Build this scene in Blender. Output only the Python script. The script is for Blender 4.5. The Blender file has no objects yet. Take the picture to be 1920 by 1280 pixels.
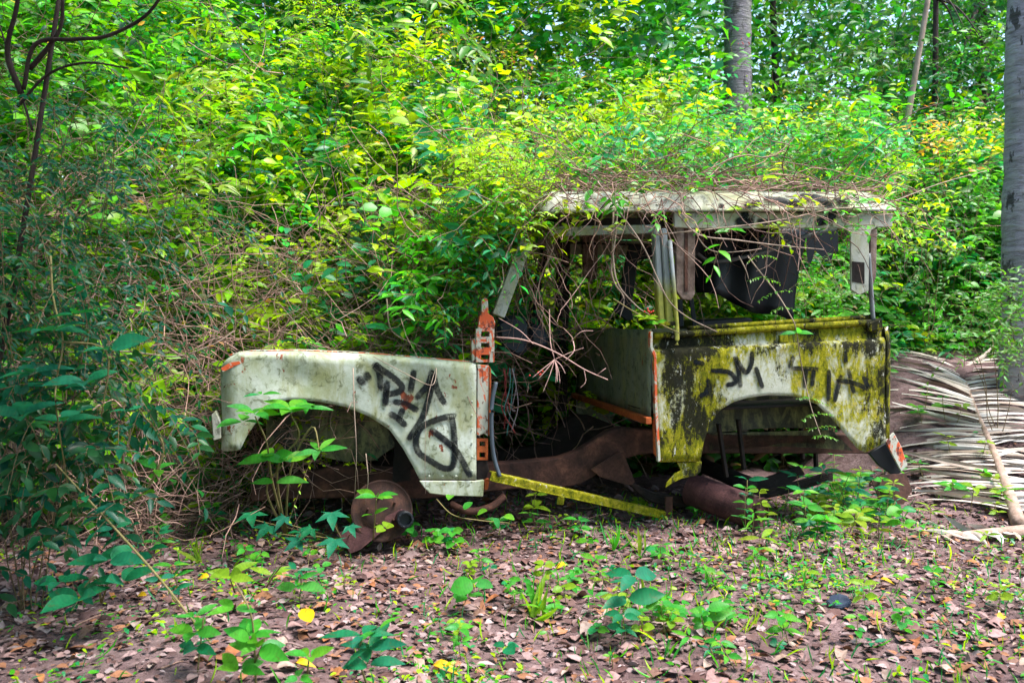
import bpy, bmesh, math, random
import numpy as np
from mathutils import Vector, Matrix

random.seed(11)
rng = np.random.default_rng(11)
scn = bpy.context.scene
COL = scn.collection
R = math.radians

# ------------------------------------------------------------------ camera, sky, sun, exposure
CAM = Vector((0, 0, 1.08)); PITCH = math.atan(40 / 1600)
cd = bpy.data.cameras.new('camera'); cam = bpy.data.objects.new('camera', cd); COL.objects.link(cam)
cd.sensor_width = 36; cd.lens = 30; cd.clip_start = 0.05; cd.clip_end = 2000
cam.location = CAM; cam.rotation_euler = (R(90) - PITCH, 0, 0)
cd.dof.use_dof = True; cd.dof.focus_distance = 4.3; cd.dof.aperture_fstop = 4.0
scn.camera = cam

SUN_EL, SUN_AZ = R(64), R(112)          # azimuth clockwise from +Y: high sun from the right
w = bpy.data.worlds.new('World'); scn.world = w; w.use_nodes = True
nt = w.node_tree
sky = nt.nodes.new('ShaderNodeTexSky'); sky.sky_type = 'NISHITA'; sky.sun_disc = False
sky.sun_elevation = SUN_EL; sky.sun_rotation = SUN_AZ; sky.air_density = 1.0; sky.dust_density = 1.5; sky.ozone_density = 1.0
bg = nt.nodes['Background']; bg.inputs[1].default_value = 0.10
nt.links.new(sky.outputs[0], bg.inputs[0])
sl = bpy.data.lights.new('sun', 'SUN'); sun = bpy.data.objects.new('sun', sl); COL.objects.link(sun)
sl.energy = 1.9; sl.angle = R(20); sl.color = (1.0, 0.965, 0.91)
sd = Vector((math.sin(SUN_AZ) * math.cos(SUN_EL), math.cos(SUN_AZ) * math.cos(SUN_EL), math.sin(SUN_EL)))
sun.rotation_euler = (-sd).to_track_quat('-Z', 'Y').to_euler(); sun.location = (3, -4, 9)

scn.view_settings.view_transform = 'Standard'; scn.view_settings.look = 'None'
scn.view_settings.exposure = 2.5; scn.view_settings.gamma = 1.0
scn.view_settings.use_curve_mapping = False
scn.render.engine = 'CYCLES'
cy = scn.cycles
cy.max_bounces = 6; cy.diffuse_bounces = 3; cy.glossy_bounces = 2; cy.transmission_bounces = 4; cy.transparent_max_bounces = 8
cy.caustics_reflective = False; cy.caustics_refractive = False
cy.use_denoising = True
try:
    cy.denoiser = 'OPENIMAGEDENOISE'; cy.denoising_input_passes = 'RGB_ALBEDO_NORMAL'
except Exception: pass

# ------------------------------------------------------------------ coordinates
def ray(px, py):
    fx, fy = (px - 960) / 1600, (640 - py) / 1600
    c, s = math.cos(PITCH), math.sin(PITCH)
    return Vector((fx, c + fy * s, -s + fy * c))
def at(px, py, Y):                       # the point seen at (px,py), Y metres ahead
    d = ray(px, py); return CAM + d * (Y / d.y)
YAW = R(10.5)
P0 = Vector((0.708, 4.277, 0))           # near side of the wreck at the rear edge of its door
U = Vector((math.cos(YAW), math.sin(YAW), 0)); Wd = Vector((-math.sin(YAW), math.cos(YAW), 0))
def car(px, py, w=0.0):                  # wreck coordinates: t to the rear, w to the far side, z up
    d = ray(px, py); s = (w + Wd.dot(P0 - CAM)) / Wd.dot(d); p = CAM + d * s - P0
    return Vector((U.dot(p), w, p.z))
def car_world(v): return P0 + U * v[0] + Wd * v[1] + Vector((0, 0, v[2]))
def ss(x): x = np.clip(x, 0, 1); return x * x * (3 - 2 * x)
def G(x, y):                             # height of the ground
    x = np.asarray(x, float); y = np.asarray(y, float)
    b = 0.80 * ss((y - 4.5) / 2.2) * ss((x - 1.95) / 0.9) + 0.45 * ss((y - 6.2) / 3.0)
    f = 0.018 * np.sin(2.1 * x + 1.3 * y) + 0.014 * np.sin(3.7 * x - 2.9 * y + 1) + 0.008 * np.sin(7.3 * x + 5.1 * y + 2)
    return b + f * ss((y + 3) / 2) - 0.01
def onground(px, py):                    # where the line of sight meets the ground
    d = ray(px, py); s = 0.5
    while s < 60:
        p = CAM + d * s
        if p.z < float(G(p.x, p.y)): return p
        s += 0.01
    return CAM + d * 8

# ------------------------------------------------------------------ materials
class NB:
    def __init__(s, name):
        s.m = bpy.data.materials.new(name); s.m.use_nodes = True; s.t = s.m.node_tree
        s.b = s.t.nodes['Principled BSDF']; s.out = s.t.nodes['Material Output']
    def n(s, typ, **kw):
        x = s.t.nodes.new(typ)
        for k, v in kw.items(): setattr(x, k, v)
        return x
    def l(s, a, b): s.t.links.new(a, b)
    def coord(s, scale=(1, 1, 1), kind='Object', loc=(0, 0, 0)):
        tc = s.n('ShaderNodeTexCoord'); mp = s.n('ShaderNodeMapping')
        mp.inputs['Scale'].default_value = scale; mp.inputs['Location'].default_value = loc
        s.l(tc.outputs[kind], mp.inputs[0]); return mp.outputs[0]
    def noise(s, co, scale, detail=6, rough=.6, dist=0.0):
        x = s.n('ShaderNodeTexNoise'); x.inputs['Scale'].default_value = scale
        x.inputs['Detail'].default_value = detail; x.inputs['Roughness'].default_value = rough; x.inputs['Distortion'].default_value = dist
        s.l(co, x.inputs['Vector']); return x.outputs['Fac']
    def ramp(s, fac, stops, interp='LINEAR'):
        r = s.n('ShaderNodeValToRGB'); r.color_ramp.interpolation = interp
        e = r.color_ramp.elements
        while len(e) < len(stops): e.new(0.5)
        for k, (p, c) in enumerate(stops):
            e[k].position = p; e[k].color = (*c, 1) if isinstance(c, tuple) else (c, c, c, 1)
        s.l(fac, r.inputs[0]); return r.outputs[0]
    def mix(s, f, a, b, typ='MIX'):
        x = s.n('ShaderNodeMix', data_type='RGBA', blend_type=typ)
        for v, k in ((f, 0), (a, 6), (b, 7)):
            if isinstance(v, (int, float)): x.inputs[k].default_value = v
            elif isinstance(v, tuple): x.inputs[k].default_value = (*v, 1)
            else: s.l(v, x.inputs[k])
        return x.outputs[2]
    def math(s, op, a, b=0.0, clamp=False):
        x = s.n('ShaderNodeMath', operation=op, use_clamp=clamp)
        for v, k in ((a, 0), (b, 1)):
            if isinstance(v, (int, float)): x.inputs[k].default_value = v
            else: s.l(v, x.inputs[k])
        return x.outputs[0]
    def bump(s, h, strength=.4, dist=.01):
        x = s.n('ShaderNodeBump'); x.inputs['Strength'].default_value = strength; x.inputs['Distance'].default_value = dist
        s.l(h, x.inputs['Height']); s.l(x.outputs[0], s.b.inputs['Normal'])
    def color(s, c): s.l(c, s.b.inputs['Base Color'])
    def rough(s, v):
        if isinstance(v, (int, float)): s.b.inputs['Roughness'].default_value = v
        else: s.l(v, s.b.inputs['Roughness'])

def leafmat(name, attr=True, tint=(1, 1, 1), stops=None, trans=.5, rough=.4):
    q = NB(name)
    if attr:
        a = q.n('ShaderNodeAttribute', attribute_name='col'); c = a.outputs['Color']
    else:
        oi = q.n('ShaderNodeObjectInfo'); c = q.ramp(oi.outputs['Random'], stops)
        co = q.coord((1, 1, 1)); wv = q.n('ShaderNodeTexWave', wave_type='BANDS', bands_direction='X')
        wv.inputs['Scale'].default_value = 2.6; wv.inputs['Distortion'].default_value = 1.0
        q.l(co, wv.inputs['Vector'])
        c = q.mix(q.math('MULTIPLY', wv.outputs['Fac'], .30), c, q.mix(1.0, c, (1.55, 1.45, 1.3), 'MULTIPLY'))
        sp = q.ramp(q.noise(co, 9, 5), [(.62, 0.0), (.74, .55)])
        c = q.mix(sp, c, (.11, .075, .02))
    n2 = q.noise(q.coord((1, 1, 1)), 30 if attr else 3, 3)
    c = q.mix(.5, c, q.mix(1.0, c, q.ramp(n2, [(.25, .55), (.75, 1.5)]), 'MULTIPLY'))
    q.color(c); q.rough(rough); q.b.inputs['Specular IOR Level'].default_value = .4 if attr else .18
    tr = q.n('ShaderNodeBsdfTranslucent'); q.l(q.mix(1.0, c, (1.7, 1.6, .5), 'MULTIPLY'), tr.inputs[0])
    mx = q.n('ShaderNodeMixShader'); mx.inputs[0].default_value = trans
    q.l(q.b.outputs[0], mx.inputs[1]); q.l(tr.outputs[0], mx.inputs[2]); q.l(mx.outputs[0], q.out.inputs[0])
    return q.m

def deadleafmat(name, stops, attr=False, patch=.75):
    q = NB(name); co = q.coord()
    if attr: c = q.n('ShaderNodeAttribute', attribute_name='col').outputs['Color']
    else: c = q.ramp(q.n('ShaderNodeObjectInfo').outputs['Random'], stops)
    n = q.noise(co, 40 if attr else 4, 5)
    c = q.mix(q.ramp(n, [(.45, 0.0), (.7, patch)]), c, q.mix(1.0, c, (.45, .36, .32), 'MULTIPLY'))
    q.color(c); q.rough(.75); q.b.inputs['Specular IOR Level'].default_value = .2
    return q.m

def woodmat(name, dark, light, scale=18, stretch=(1, 1, .25), attr=False, rough=.85):
    q = NB(name); co = q.coord(stretch)
    c = q.ramp(q.noise(co, scale, 6), [(.3, dark), (.7, light)])
    if attr: c = q.mix(1.0, c, q.n('ShaderNodeAttribute', attribute_name='col').outputs['Color'], 'MULTIPLY')
    q.color(c); q.rough(rough); q.b.inputs['Specular IOR Level'].default_value = .2
    q.bump(q.noise(co, scale * 2, 5), .5, .01); return q.m

def rustmat(name, a, b, c, scale=9, rough=.85):
    q = NB(name); co = q.coord()
    n1 = q.noise(co, scale, 8, .65, .4); n2 = q.noise(co, scale * 9, 4, .7)
    k = q.ramp(n1, [(.3, a), (.52, b), (.72, c)])
    k = q.mix(.6, k, q.mix(1.0, k, q.ramp(n2, [(.3, .45), (.7, 1.5)]), 'MULTIPLY'))
    q.color(k); q.rough(rough); q.b.inputs['Specular IOR Level'].default_value = .25
    q.bump(q.math('ADD', n1, q.math('MULTIPLY', n2, .5)), .55, .006); return q.m

def wingmat(name='wing_paint', pale=(.52, .555, .50), stain=(.19, .235, .09), mould=(.085, .095, .035), rustk=.625, stainlo=.42):
    q = NB(name); co = q.coord(); cz = q.coord((1.3, 1.3, .45))
    n1 = q.noise(co, 3.2, 8, .68, .3); n2 = q.noise(cz, 7, 8, .7, .6); n3 = q.noise(co, 26, 6, .72, .5); n4 = q.noise(co, 13, 7, .7, .8)
    c = q.mix(q.ramp(n1, [(stainlo, 0.0), (.68, .85)]), pale, stain)
    c = q.mix(q.ramp(n2, [(.45, 0.0), (.64, .85)]), c, (.25, .255, .10))
    sp = q.math('MULTIPLY', q.ramp(n3, [(.49, 0.0), (.58, 1.0)]), q.ramp(n4, [(.47, 0.0), (.58, 1.0)]))
    c = q.mix(q.math('MULTIPLY', sp, .8), c, mould)
    c = q.mix(q.math('MULTIPLY', q.ramp(q.noise(co, 90, 3), [(.35, .0), (.65, 1.)]), .16), c, (.16, .18, .10))
    ru = q.ramp(q.noise(q.coord((1, 1, .7), loc=(3, 1, 7)), 8.5, 7, .62, .4), [(rustk, 0.0), (rustk + .015, 1.0)])
    c = q.mix(ru, c, q.ramp(n3, [(.35, (.10, .025, .012)), (.65, (.30, .07, .025))]))
    q.color(c); q.rough(q.ramp(n1, [(.3, .42), (.7, .75)])); q.b.inputs['Specular IOR Level'].default_value = .35
    q.bump(q.math('ADD', q.math('MULTIPLY', q.noise(co, 2.2, 2), 6.0), q.math('SUBTRACT', n3, ru)), .22, .006); return q.m

def tubmat(name='mossy_paint', cover=.0):
    q = NB(name); co = q.coord((1, 1, .38)); c3 = q.coord()
    big = q.noise(c3, 2.4, 4, .6); mid = q.noise(co, 15, 10, .76, .5); m2 = q.noise(q.coord((1, 1, .30), loc=(5, 2, 1)), 19, 10, .78, .4)
    fine = q.noise(c3, 55, 8, .8); flk = q.noise(q.coord((1, 1, .5), loc=(2, 9, 4)), 26, 10, .78, .6)
    white = q.ramp(q.noise(c3, 22, 8, .75), [(.3, (.30, .31, .22)), (.55, (.46, .46, .38)), (.75, (.56, .55, .50))])
    moss = q.ramp(q.math('ADD', q.math('MULTIPLY', fine, .55), q.math('MULTIPLY', flk, .45)), [(.36, (.025, .03, .006)), (.45, (.10, .11, .006)), (.53, (.27, .245, .008)), (.64, (.45, .38, .05))])
    a = q.math('ADD', q.math('MULTIPLY', big, .55), q.math('ADD', q.math('MULTIPLY', mid, .6), q.math('MULTIPLY', fine, .15)))
    sx0 = q.n('ShaderNodeSeparateXYZ'); q.l(q.n('ShaderNodeTexCoord').outputs['Object'], sx0.inputs[0])
    a = q.math('SUBTRACT', a, q.math('MULTIPLY', q.ramp(q.math('DIVIDE', sx0.outputs[0], 1.4), [(.24, 0.0), (.34, 1.0), (.48, 1.0), (.60, 0.0)]), .06))
    c = q.mix(q.ramp(a, [(.55 - cover, 0.0), (.635 - cover, 1.0)]), white, moss)
    yel = q.ramp(q.noise(q.coord(loc=(1, 4, 9)), 9, 9, .75, .5), [(.56, 0.0), (.66, .85)])
    c = q.mix(yel, c, q.ramp(fine, [(.3, (.26, .20, .01)), (.7, (.44, .36, .06))]))
    sx = q.n('ShaderNodeSeparateXYZ'); q.l(q.n('ShaderNodeTexCoord').outputs['Object'], sx.inputs[0])
    bias = q.ramp(q.math('DIVIDE', sx.outputs[0], 1.4), [(0.0, .35), (.07, .85), (.22, .9), (.30, .35), (.55, .30), (.62, .55), (.78, .30), (.86, .75), (.95, .8)])
    topb = q.ramp(sx.outputs[2], [(.88, 0.0), (.95, .5), (.99, .2)])
    b = q.math('ADD', q.math('MULTIPLY', q.noise(q.coord((1, 1, .8), loc=(8, 3, 2)), 5.0, 4, .6), .38), q.math('ADD', q.math('MULTIPLY', m2, .5), q.math('MULTIPLY', fine, .38)))
    b = q.math('ADD', b, q.math('MULTIPLY', q.math('ADD', bias, topb), .17))
    blk = q.ramp(b, [(.745, 0.0), (.79, .97)])
    c = q.mix(blk, c, q.ramp(fine, [(.4, (.003, .0035, .003)), (.7, (.018, .018, .012))]))
    fl = q.ramp(q.math('ADD', flk, q.math('MULTIPLY', q.math('SUBTRACT', fine, .5), .25)), [(.60, 0.0), (.625, 1.0)])
    c = q.mix(fl, c, (.52, .51, .46))
    q.color(c); q.rough(.85); q.b.inputs['Specular IOR Level'].default_value = .1
    q.bump(q.math('ADD', q.math('ADD', mid, fine), q.math('MULTIPLY', fl, -.6)), .45, .005); return q.m

def chipmat(name, orange=(.56, .085, .018), white=(.42, .42, .35), lo=.505):
    q = NB(name); co = q.coord((1, 1, .6)); n1 = q.noise(co, 15, 9, .72, .7); n2 = q.noise(co, 34, 6, .7)
    c = q.mix(q.ramp(n1, [(lo, 0.0), (lo + .03, 1.0)]), orange, white)
    c = q.mix(q.ramp(n2, [(.56, 0.0), (.62, 1.0)]), c, (.10, .022, .014))
    q.color(c); q.rough(.7); q.bump(n1, .5, .006); return q.m

def plain(name, c, rough=.6, spec=.4, var=.35, scale=14):
    q = NB(name); n = q.noise(q.coord(), scale, 6, .65)
    q.color(q.mix(1.0, c, q.ramp(n, [(.25, 1 - var), (.75, 1 + var)]), 'MULTIPLY')); q.rough(rough)
    q.b.inputs['Specular IOR Level'].default_value = spec; q.bump(n, .15, .004); return q.m

def spraymat():
    q = NB('spray_paint'); e = q.n('ShaderNodeAttribute', attribute_name='edge').outputs['Fac']
    n = q.noise(q.coord(), 150, 4, .75); n2 = q.noise(q.coord(loc=(4, 4, 4)), 22, 5, .7)
    k = q.math('ADD', e, q.math('MULTIPLY', q.math('SUBTRACT', n, .5), .9))
    k = q.ramp(k, [(.18, 0.0), (.55, .93)])
    k = q.math('MULTIPLY', k, q.ramp(n2, [(.30, .55), (.5, 1.0)]))
    q.b.inputs['Base Color'].default_value = (.004, .006, .009, 1); q.rough(.6); q.b.inputs['Specular IOR Level'].default_value = .12
    tr = q.n('ShaderNodeBsdfTransparent'); mx = q.n('ShaderNodeMixShader')
    q.l(k, mx.inputs[0]); q.l(tr.outputs[0], mx.inputs[1]); q.l(q.b.outputs[0], mx.inputs[2]); q.l(mx.outputs[0], q.out.inputs[0])
    return q.m

def groundmat():
    q = NB('forest_soil'); co = q.coord(); n1 = q.noise(co, 1.3, 6); n2 = q.noise(co, 14, 8, .7); n3 = q.noise(co, 70, 5, .7)
    c = q.ramp(q.math('ADD', q.math('MULTIPLY', n1, .5), q.math('MULTIPLY', n2, .5)), [(.36, (.04, .024, .024)), (.5, (.145, .09, .09)), (.66, (.27, .185, .185))])
    c = q.mix(q.ramp(n3, [(.5, 0.0), (.7, .7)]), c, (.05, .033, .027))
    q.color(c); q.rough(.95); q.b.inputs['Specular IOR Level'].default_value = .15
    q.bump(q.math('ADD', n2, n3), .8, .015); return q.m

M = {}
M['thicket'] = leafmat('thicket_leaf')
GREEN = [(0, (.03, .23, .03)), (.35, (.05, .29, .03)), (.7, (.11, .33, .02)), (1, (.018, .22, .07))]
M['leaf'] = leafmat('plant_leaf', False, stops=GREEN)
M['leaf_teal'] = leafmat('dark_leaf', False, stops=[(0, (.006, .10, .04)), (.5, (.010, .15, .06)), (1, (.012, .12, .075))], trans=.35, rough=.45)
M['leaf_lime'] = leafmat('lime_leaf', False, stops=[(0, (.13, .27, .02)), (.5, (.19, .33, .02)), (1, (.22, .30, .03))])
M['leaf_yellow'] = leafmat('yellow_leaf', False, stops=[(0, (.55, .33, .01)), (.5, (.6, .42, .012)), (1, (.5, .22, .015))], trans=.3)
DEAD = [(0, (.12, .062, .055)), (.2, (.23, .145, .135)), (.4, (.27, .18, .175)), (.55, (.16, .092, .085)), (.7, (.29, .215, .215)), (.85, (.26, .115, .06)), (1, (.10, .055, .052))]
M['dead'] = deadleafmat('dead_leaf', DEAD)
DEADK = {'tan': [(0, (.30, .20, .155)), (1, (.34, .26, .225))], 'dark brown': [(0, (.15, .08, .06)), (1, (.22, .12, .09))], 'orange-brown': [(0, (.33, .14, .05)), (1, (.28, .10, .04))], 'pinkish': [(0, (.30, .19, .18)), (1, (.25, .15, .14))]}
for k_, v_ in DEADK.items(): M['dead ' + k_] = deadleafmat('dead_leaf_' + k_.replace(' ', '_').replace('-', '_'), v_)
M['litter'] = deadleafmat('leaf_litter', DEAD, True)
M['twig'] = woodmat('dry_twig', (.16, .10, .085), (.46, .33, .29), 25, (1, 1, 1), True)
M['stem'] = woodmat('green_stem', (.10, .10, .03), (.26, .20, .09), 20)
M['bark'] = woodmat('dark_bark', (.018, .012, .011), (.065, .045, .04), 22)
M['bark_tan'] = woodmat('tan_bark', (.17, .12, .09), (.40, .30, .24), 22)
M['wing'] = wingmat()
M['roof'] = wingmat('roof_paint', (.38, .38, .34), (.17, .18, .10), (.045, .05, .03), .68, .44)
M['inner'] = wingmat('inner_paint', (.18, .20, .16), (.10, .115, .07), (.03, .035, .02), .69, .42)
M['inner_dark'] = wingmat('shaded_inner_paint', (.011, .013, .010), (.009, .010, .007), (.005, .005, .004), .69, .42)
M['tub'] = tubmat()
M['moss'] = tubmat('moss_trim', .10)
M['chip'] = chipmat('orange_primer'); M['chip_pale'] = chipmat('chipped_cream', lo=.455)
M['rust'] = rustmat('brown_rust', (.016, .009, .008), (.06, .026, .019), (.145, .062, .04))
M['rust_purple'] = rustmat('purple_rust', (.03, .012, .014), (.066, .027, .028), (.115, .048, .046), 14)
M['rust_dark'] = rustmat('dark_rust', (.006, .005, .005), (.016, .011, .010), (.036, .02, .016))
M['rust_drum'] = rustmat('drum_rust', (.010, .006, .006), (.035, .016, .012), (.085, .035, .022), 16)
M['rust_orange'] = rustmat('orange_rust', (.20, .045, .016), (.38, .085, .022), (.5, .13, .04))
M['black'] = plain('black_plastic', (.007, .009, .013), .42, .25)
M['cowl'] = plain('blue_grey_plastic', (.014, .02, .032), .4, .3)
M['sheet'] = plain('black_sheeting', (.003, .0045, .009), .45, .22)
M['rubber'] = plain('grey_blue_hose', (.05, .065, .085), .5)
M['alu'] = wingmat('aluminium_frame', (.30, .33, .35), (.19, .21, .15), (.05, .06, .05), .75)
M['pipe'] = plain('grey_pipe', (.13, .14, .15), .5)
M['brownpost'] = rustmat('brown_post', (.06, .035, .03), (.17, .12, .10), (.33, .27, .24), 7)
M['spray'] = spraymat()
M['ground'] = groundmat()
M['frond'] = deadleafmat('frond_leaflet', [(0, (.30, .22, .17)), (.2, (.44, .38, .33)), (.6, (.55, .51, .48)), (.88, (.44, .36, .30)), (1, (.24, .16, .12))], False, .35)
M['rachis'] = woodmat('frond_midrib', (.20, .125, .09), (.40, .29, .24), 20, (1, 1, 1))
M['berry'] = plain('red_berry', (.5, .03, .02), .35)
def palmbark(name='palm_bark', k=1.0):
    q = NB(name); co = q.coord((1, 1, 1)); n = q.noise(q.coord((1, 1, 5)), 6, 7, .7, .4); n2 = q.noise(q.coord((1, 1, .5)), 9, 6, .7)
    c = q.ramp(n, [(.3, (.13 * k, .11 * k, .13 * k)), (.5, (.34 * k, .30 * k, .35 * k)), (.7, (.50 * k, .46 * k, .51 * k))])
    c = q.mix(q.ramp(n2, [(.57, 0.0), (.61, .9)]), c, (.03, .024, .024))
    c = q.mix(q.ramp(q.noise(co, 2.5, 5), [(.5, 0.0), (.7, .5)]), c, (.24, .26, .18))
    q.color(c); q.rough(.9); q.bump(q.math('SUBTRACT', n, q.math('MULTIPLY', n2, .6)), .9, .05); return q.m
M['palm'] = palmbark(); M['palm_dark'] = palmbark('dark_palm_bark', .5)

# ------------------------------------------------------------------ object helpers
def link(name, me, mat=None, parent=None, smooth=False):
    o = bpy.data.objects.new(name, me); COL.objects.link(o)
    if mat is not None and len(me.materials) == 0: me.materials.append(M[mat] if isinstance(mat, str) else mat)
    if parent is not None: o.parent = parent
    if smooth: me.polygons.foreach_set('use_smooth', [True] * len(me.polygons))
    return o
def from_bm(name, bm, mat, parent=None, smooth=False):
    bmesh.ops.recalc_face_normals(bm, faces=bm.faces)
    me = bpy.data.meshes.new(name); bm.to_mesh(me); bm.free(); return link(name, me, mat, parent, smooth)
def tag(o, label, cat, group=None, kind=None):
    if label: o['label'] = label
    if cat: o['category'] = cat
    if group: o['group'] = group
    if kind: o['kind'] = kind
    return o
def thing(name, label, cat, loc=(0, 0, 0), rz=0, group=None):
    o = bpy.data.objects.new(name, None); o.empty_display_size = .1; COL.objects.link(o)
    o.location = loc; o.rotation_euler = (0, 0, rz); return tag(o, label, cat, group)

def tube_bm(bm, pts, rad, sides=8, cap=True):
    pts = [Vector(p) for p in pts]; n = len(pts); rings = []
    ref = Vector((0, 0, 1))
    for i, p in enumerate(pts):
        d = (pts[min(i + 1, n - 1)] - pts[max(i - 1, 0)]).normalized()
        a = d.cross(ref)
        if a.length < .05: a = d.cross(Vector((1, 0, 0)))
        a.normalize(); b = d.cross(a)
        r = rad[i] if hasattr(rad, '__len__') else rad
        rings.append([bm.verts.new(p + (a * math.cos(k * 2 * math.pi / sides) + b * math.sin(k * 2 * math.pi / sides)) * r) for k in range(sides)])
    for i in range(n - 1):
        for k in range(sides):
            bm.faces.new((rings[i][k], rings[i][(k + 1) % sides], rings[i + 1][(k + 1) % sides], rings[i + 1][k]))
    if cap: bm.faces.new(rings[0][::-1]); bm.faces.new(rings[-1])
def spline(pts, n=12):                   # Catmull-Rom through the points
    P = [Vector(p) for p in pts]; P = [2 * P[0] - P[1]] + P + [2 * P[-1] - P[-2]]; out = []
    for i in range(1, len(P) - 2):
        a, b, c, d = P[i - 1], P[i], P[i + 1], P[i + 2]
        for k in range(n):
            t = k / n
            out.append(.5 * ((2 * b) + (c - a) * t + (2 * a - 5 * b + 4 * c - d) * t * t + (3 * b - a - 3 * c + d) * t ** 3))
    out.append(P[-2]); return out
def tube(name, pts, rad, mat, parent=None, sides=8, smooth=True, n=8):
    s = spline(pts, n) if len(pts) > 2 else [Vector(p) for p in pts]
    if hasattr(rad, '__len__'):
        rad = list(np.interp(np.linspace(0, 1, len(s)), np.linspace(0, 1, len(rad)), rad))
    bm = bmesh.new(); tube_bm(bm, s, rad, sides); return from_bm(name, bm, mat, parent, smooth)
def plate(name, pts, w, thick, mat, parent, bev=.003):      # outline [(t,z)] in the side plane, thickness to the far side
    bm = bmesh.new(); vs = [bm.verts.new((p[0], w if len(p) < 3 else p[1], p[-1])) for p in pts]; f = bm.faces.new(vs)
    r = bmesh.ops.extrude_face_region(bm, geom=[f])
    bmesh.ops.translate(bm, verts=[v for v in r['geom'] if isinstance(v, bmesh.types.BMVert)], vec=(0, thick, 0))
    if bev: bmesh.ops.bevel(bm, geom=list(bm.edges), offset=bev, segments=1, affect='EDGES', clamp_overlap=True)
    return from_bm(name, bm, mat, parent)
def pxplate(name, px, w, thick, mat, parent, bev=.003): return plate(name, [car(x, y, w) for x, y in px], w, thick, mat, parent, bev)
def beam(name, a, b, sx, sy, mat, parent, bev=.003, up=(0, 1, 0)):   # box bar from a to b, sx across, sy along 'up'
    a, b = Vector(a), Vector(b); d = (b - a).normalized(); u = Vector(up); s = d.cross(u).normalized(); u = s.cross(d)
    bm = bmesh.new(); vs = []
    for p in (a, b):
        for i, j in ((-1, -1), (1, -1), (1, 1), (-1, 1)): vs.append(bm.verts.new(p + s * i * sx / 2 + u * j * sy / 2))
    for f in ((0, 1, 2, 3), (7, 6, 5, 4), (0, 4, 5, 1), (1, 5, 6, 2), (2, 6, 7, 3), (3, 7, 4, 0)): bm.faces.new([vs[k] for k in f])
    if bev: bmesh.ops.bevel(bm, geom=list(bm.edges), offset=bev, segments=1, affect='EDGES')
    return from_bm(name, bm, mat, parent)
def grid(name, rows, mat, parent, thick=.003, smooth=True):  # rows of equal length -> sheet with thickness
    bm = bmesh.new(); V = [[bm.verts.new(p) for p in r] for r in rows]
    for i in range(len(V) - 1):
        for j in range(len(V[0]) - 1): bm.faces.new((V[i][j], V[i + 1][j], V[i + 1][j + 1], V[i][j + 1]))
    o = from_bm(name, bm, mat, parent, smooth)
    s = o.modifiers.new('thickness', 'SOLIDIFY'); s.thickness = thick; s.offset = 0
    return o
def ribbon(name, strokes, wfun, parent, half=.024, label=None):
    bm = bmesh.new(); lay = bm.verts.layers.float.new('edge')
    for st in strokes:
        hw = half
        if isinstance(st, tuple): st, hw = st
        pts = spline([car(x, y, 0) for x, y in st], 6) if len(st) > 2 else [car(*st[0], 0).lerp(car(*st[1], 0), k / 6) for k in range(7)]
        d0 = (pts[1] - pts[0]).normalized(); d1 = (pts[-1] - pts[-2]).normalized()
        pts = [pts[0] - d0 * hw * .8] + pts + [pts[-1] + d1 * hw * .8]; n = len(pts); rows = []
        for i, p in enumerate(pts):
            d = (pts[min(i + 1, n - 1)] - pts[max(i - 1, 0)]); d.y = 0; d.normalize(); s = Vector((-d.z, 0, d.x)); row = []
            for k, e in ((-1, 0), (-.5, .75), (0, 1), (.5, .75), (1, 0)):
                q = p + s * k * hw; v = bm.verts.new((q.x, wfun(q.x, q.z), q.z))
                v[lay] = 0 if i in (0, n - 1) else e * (.6 if i in (1, n - 2) else 1); row.append(v)
            rows.append(row)
        for i in range(n - 1):
            for k in range(4): bm.faces.new((rows[i][k], rows[i][k + 1], rows[i + 1][k + 1], rows[i + 1][k]))
    o = from_bm(name, bm, 'spray', parent)
    if label: o['label'] = label
    return o

# ---- batches made with numpy: leaves and twigs
LT8 = np.array([(0, 0, 0), (.3, -.45, .05), (.3, 0, -.01), (.3, .45, .05), (.65, -.38, .02), (.65, 0, -.05), (.65, .38, .02), (1, 0, -.16)])
LF8 = [(0, 1, 2), (0, 2, 3), (1, 4, 5, 2), (2, 5, 6, 3), (4, 7, 5), (5, 7, 6)]
LT5 = np.array([(0, 0, 0), (.42, -.45, .05), (.5, 0, -.03), (.42, .45, .05), (1, 0, -.14)])
LF5 = [(0, 1, 2), (0, 2, 3), (1, 4, 2), (2, 4, 3)]
def norm(a): return a / np.maximum(np.linalg.norm(a, axis=-1, keepdims=True), 1e-9)
def mesh_np(name, V, faces_t, n, nv, col=None):
    """n copies of a template with nv verts; faces_t template faces"""
    me = bpy.data.meshes.new(name); me.vertices.add(len(V)); me.vertices.foreach_set('co', V.astype(np.float32).ravel())
    sizes = np.array([len(f) for f in faces_t]); tmpl = np.concatenate([np.array(f) for f in faces_t])
    idx = (tmpl[None, :] + (np.arange(n) * nv)[:, None]).ravel(); me.loops.add(len(idx)); me.loops.foreach_set('vertex_index', idx.astype(np.int32))
    tot = np.tile(sizes, n); start = np.concatenate([[0], np.cumsum(tot)[:-1]])
    me.polygons.add(len(tot)); me.polygons.foreach_set('loop_start', start.astype(np.int32)); me.polygons.foreach_set('loop_total', tot.astype(np.int32))
    if col is not None:
        a = me.attributes.new('col', 'FLOAT_COLOR', 'POINT')
        c = np.ones((len(V), 4), np.float32); c[:, :3] = np.repeat(col, nv, axis=0); a.data.foreach_set('color', c.ravel())
    me.update(calc_edges=True); return me
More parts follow.
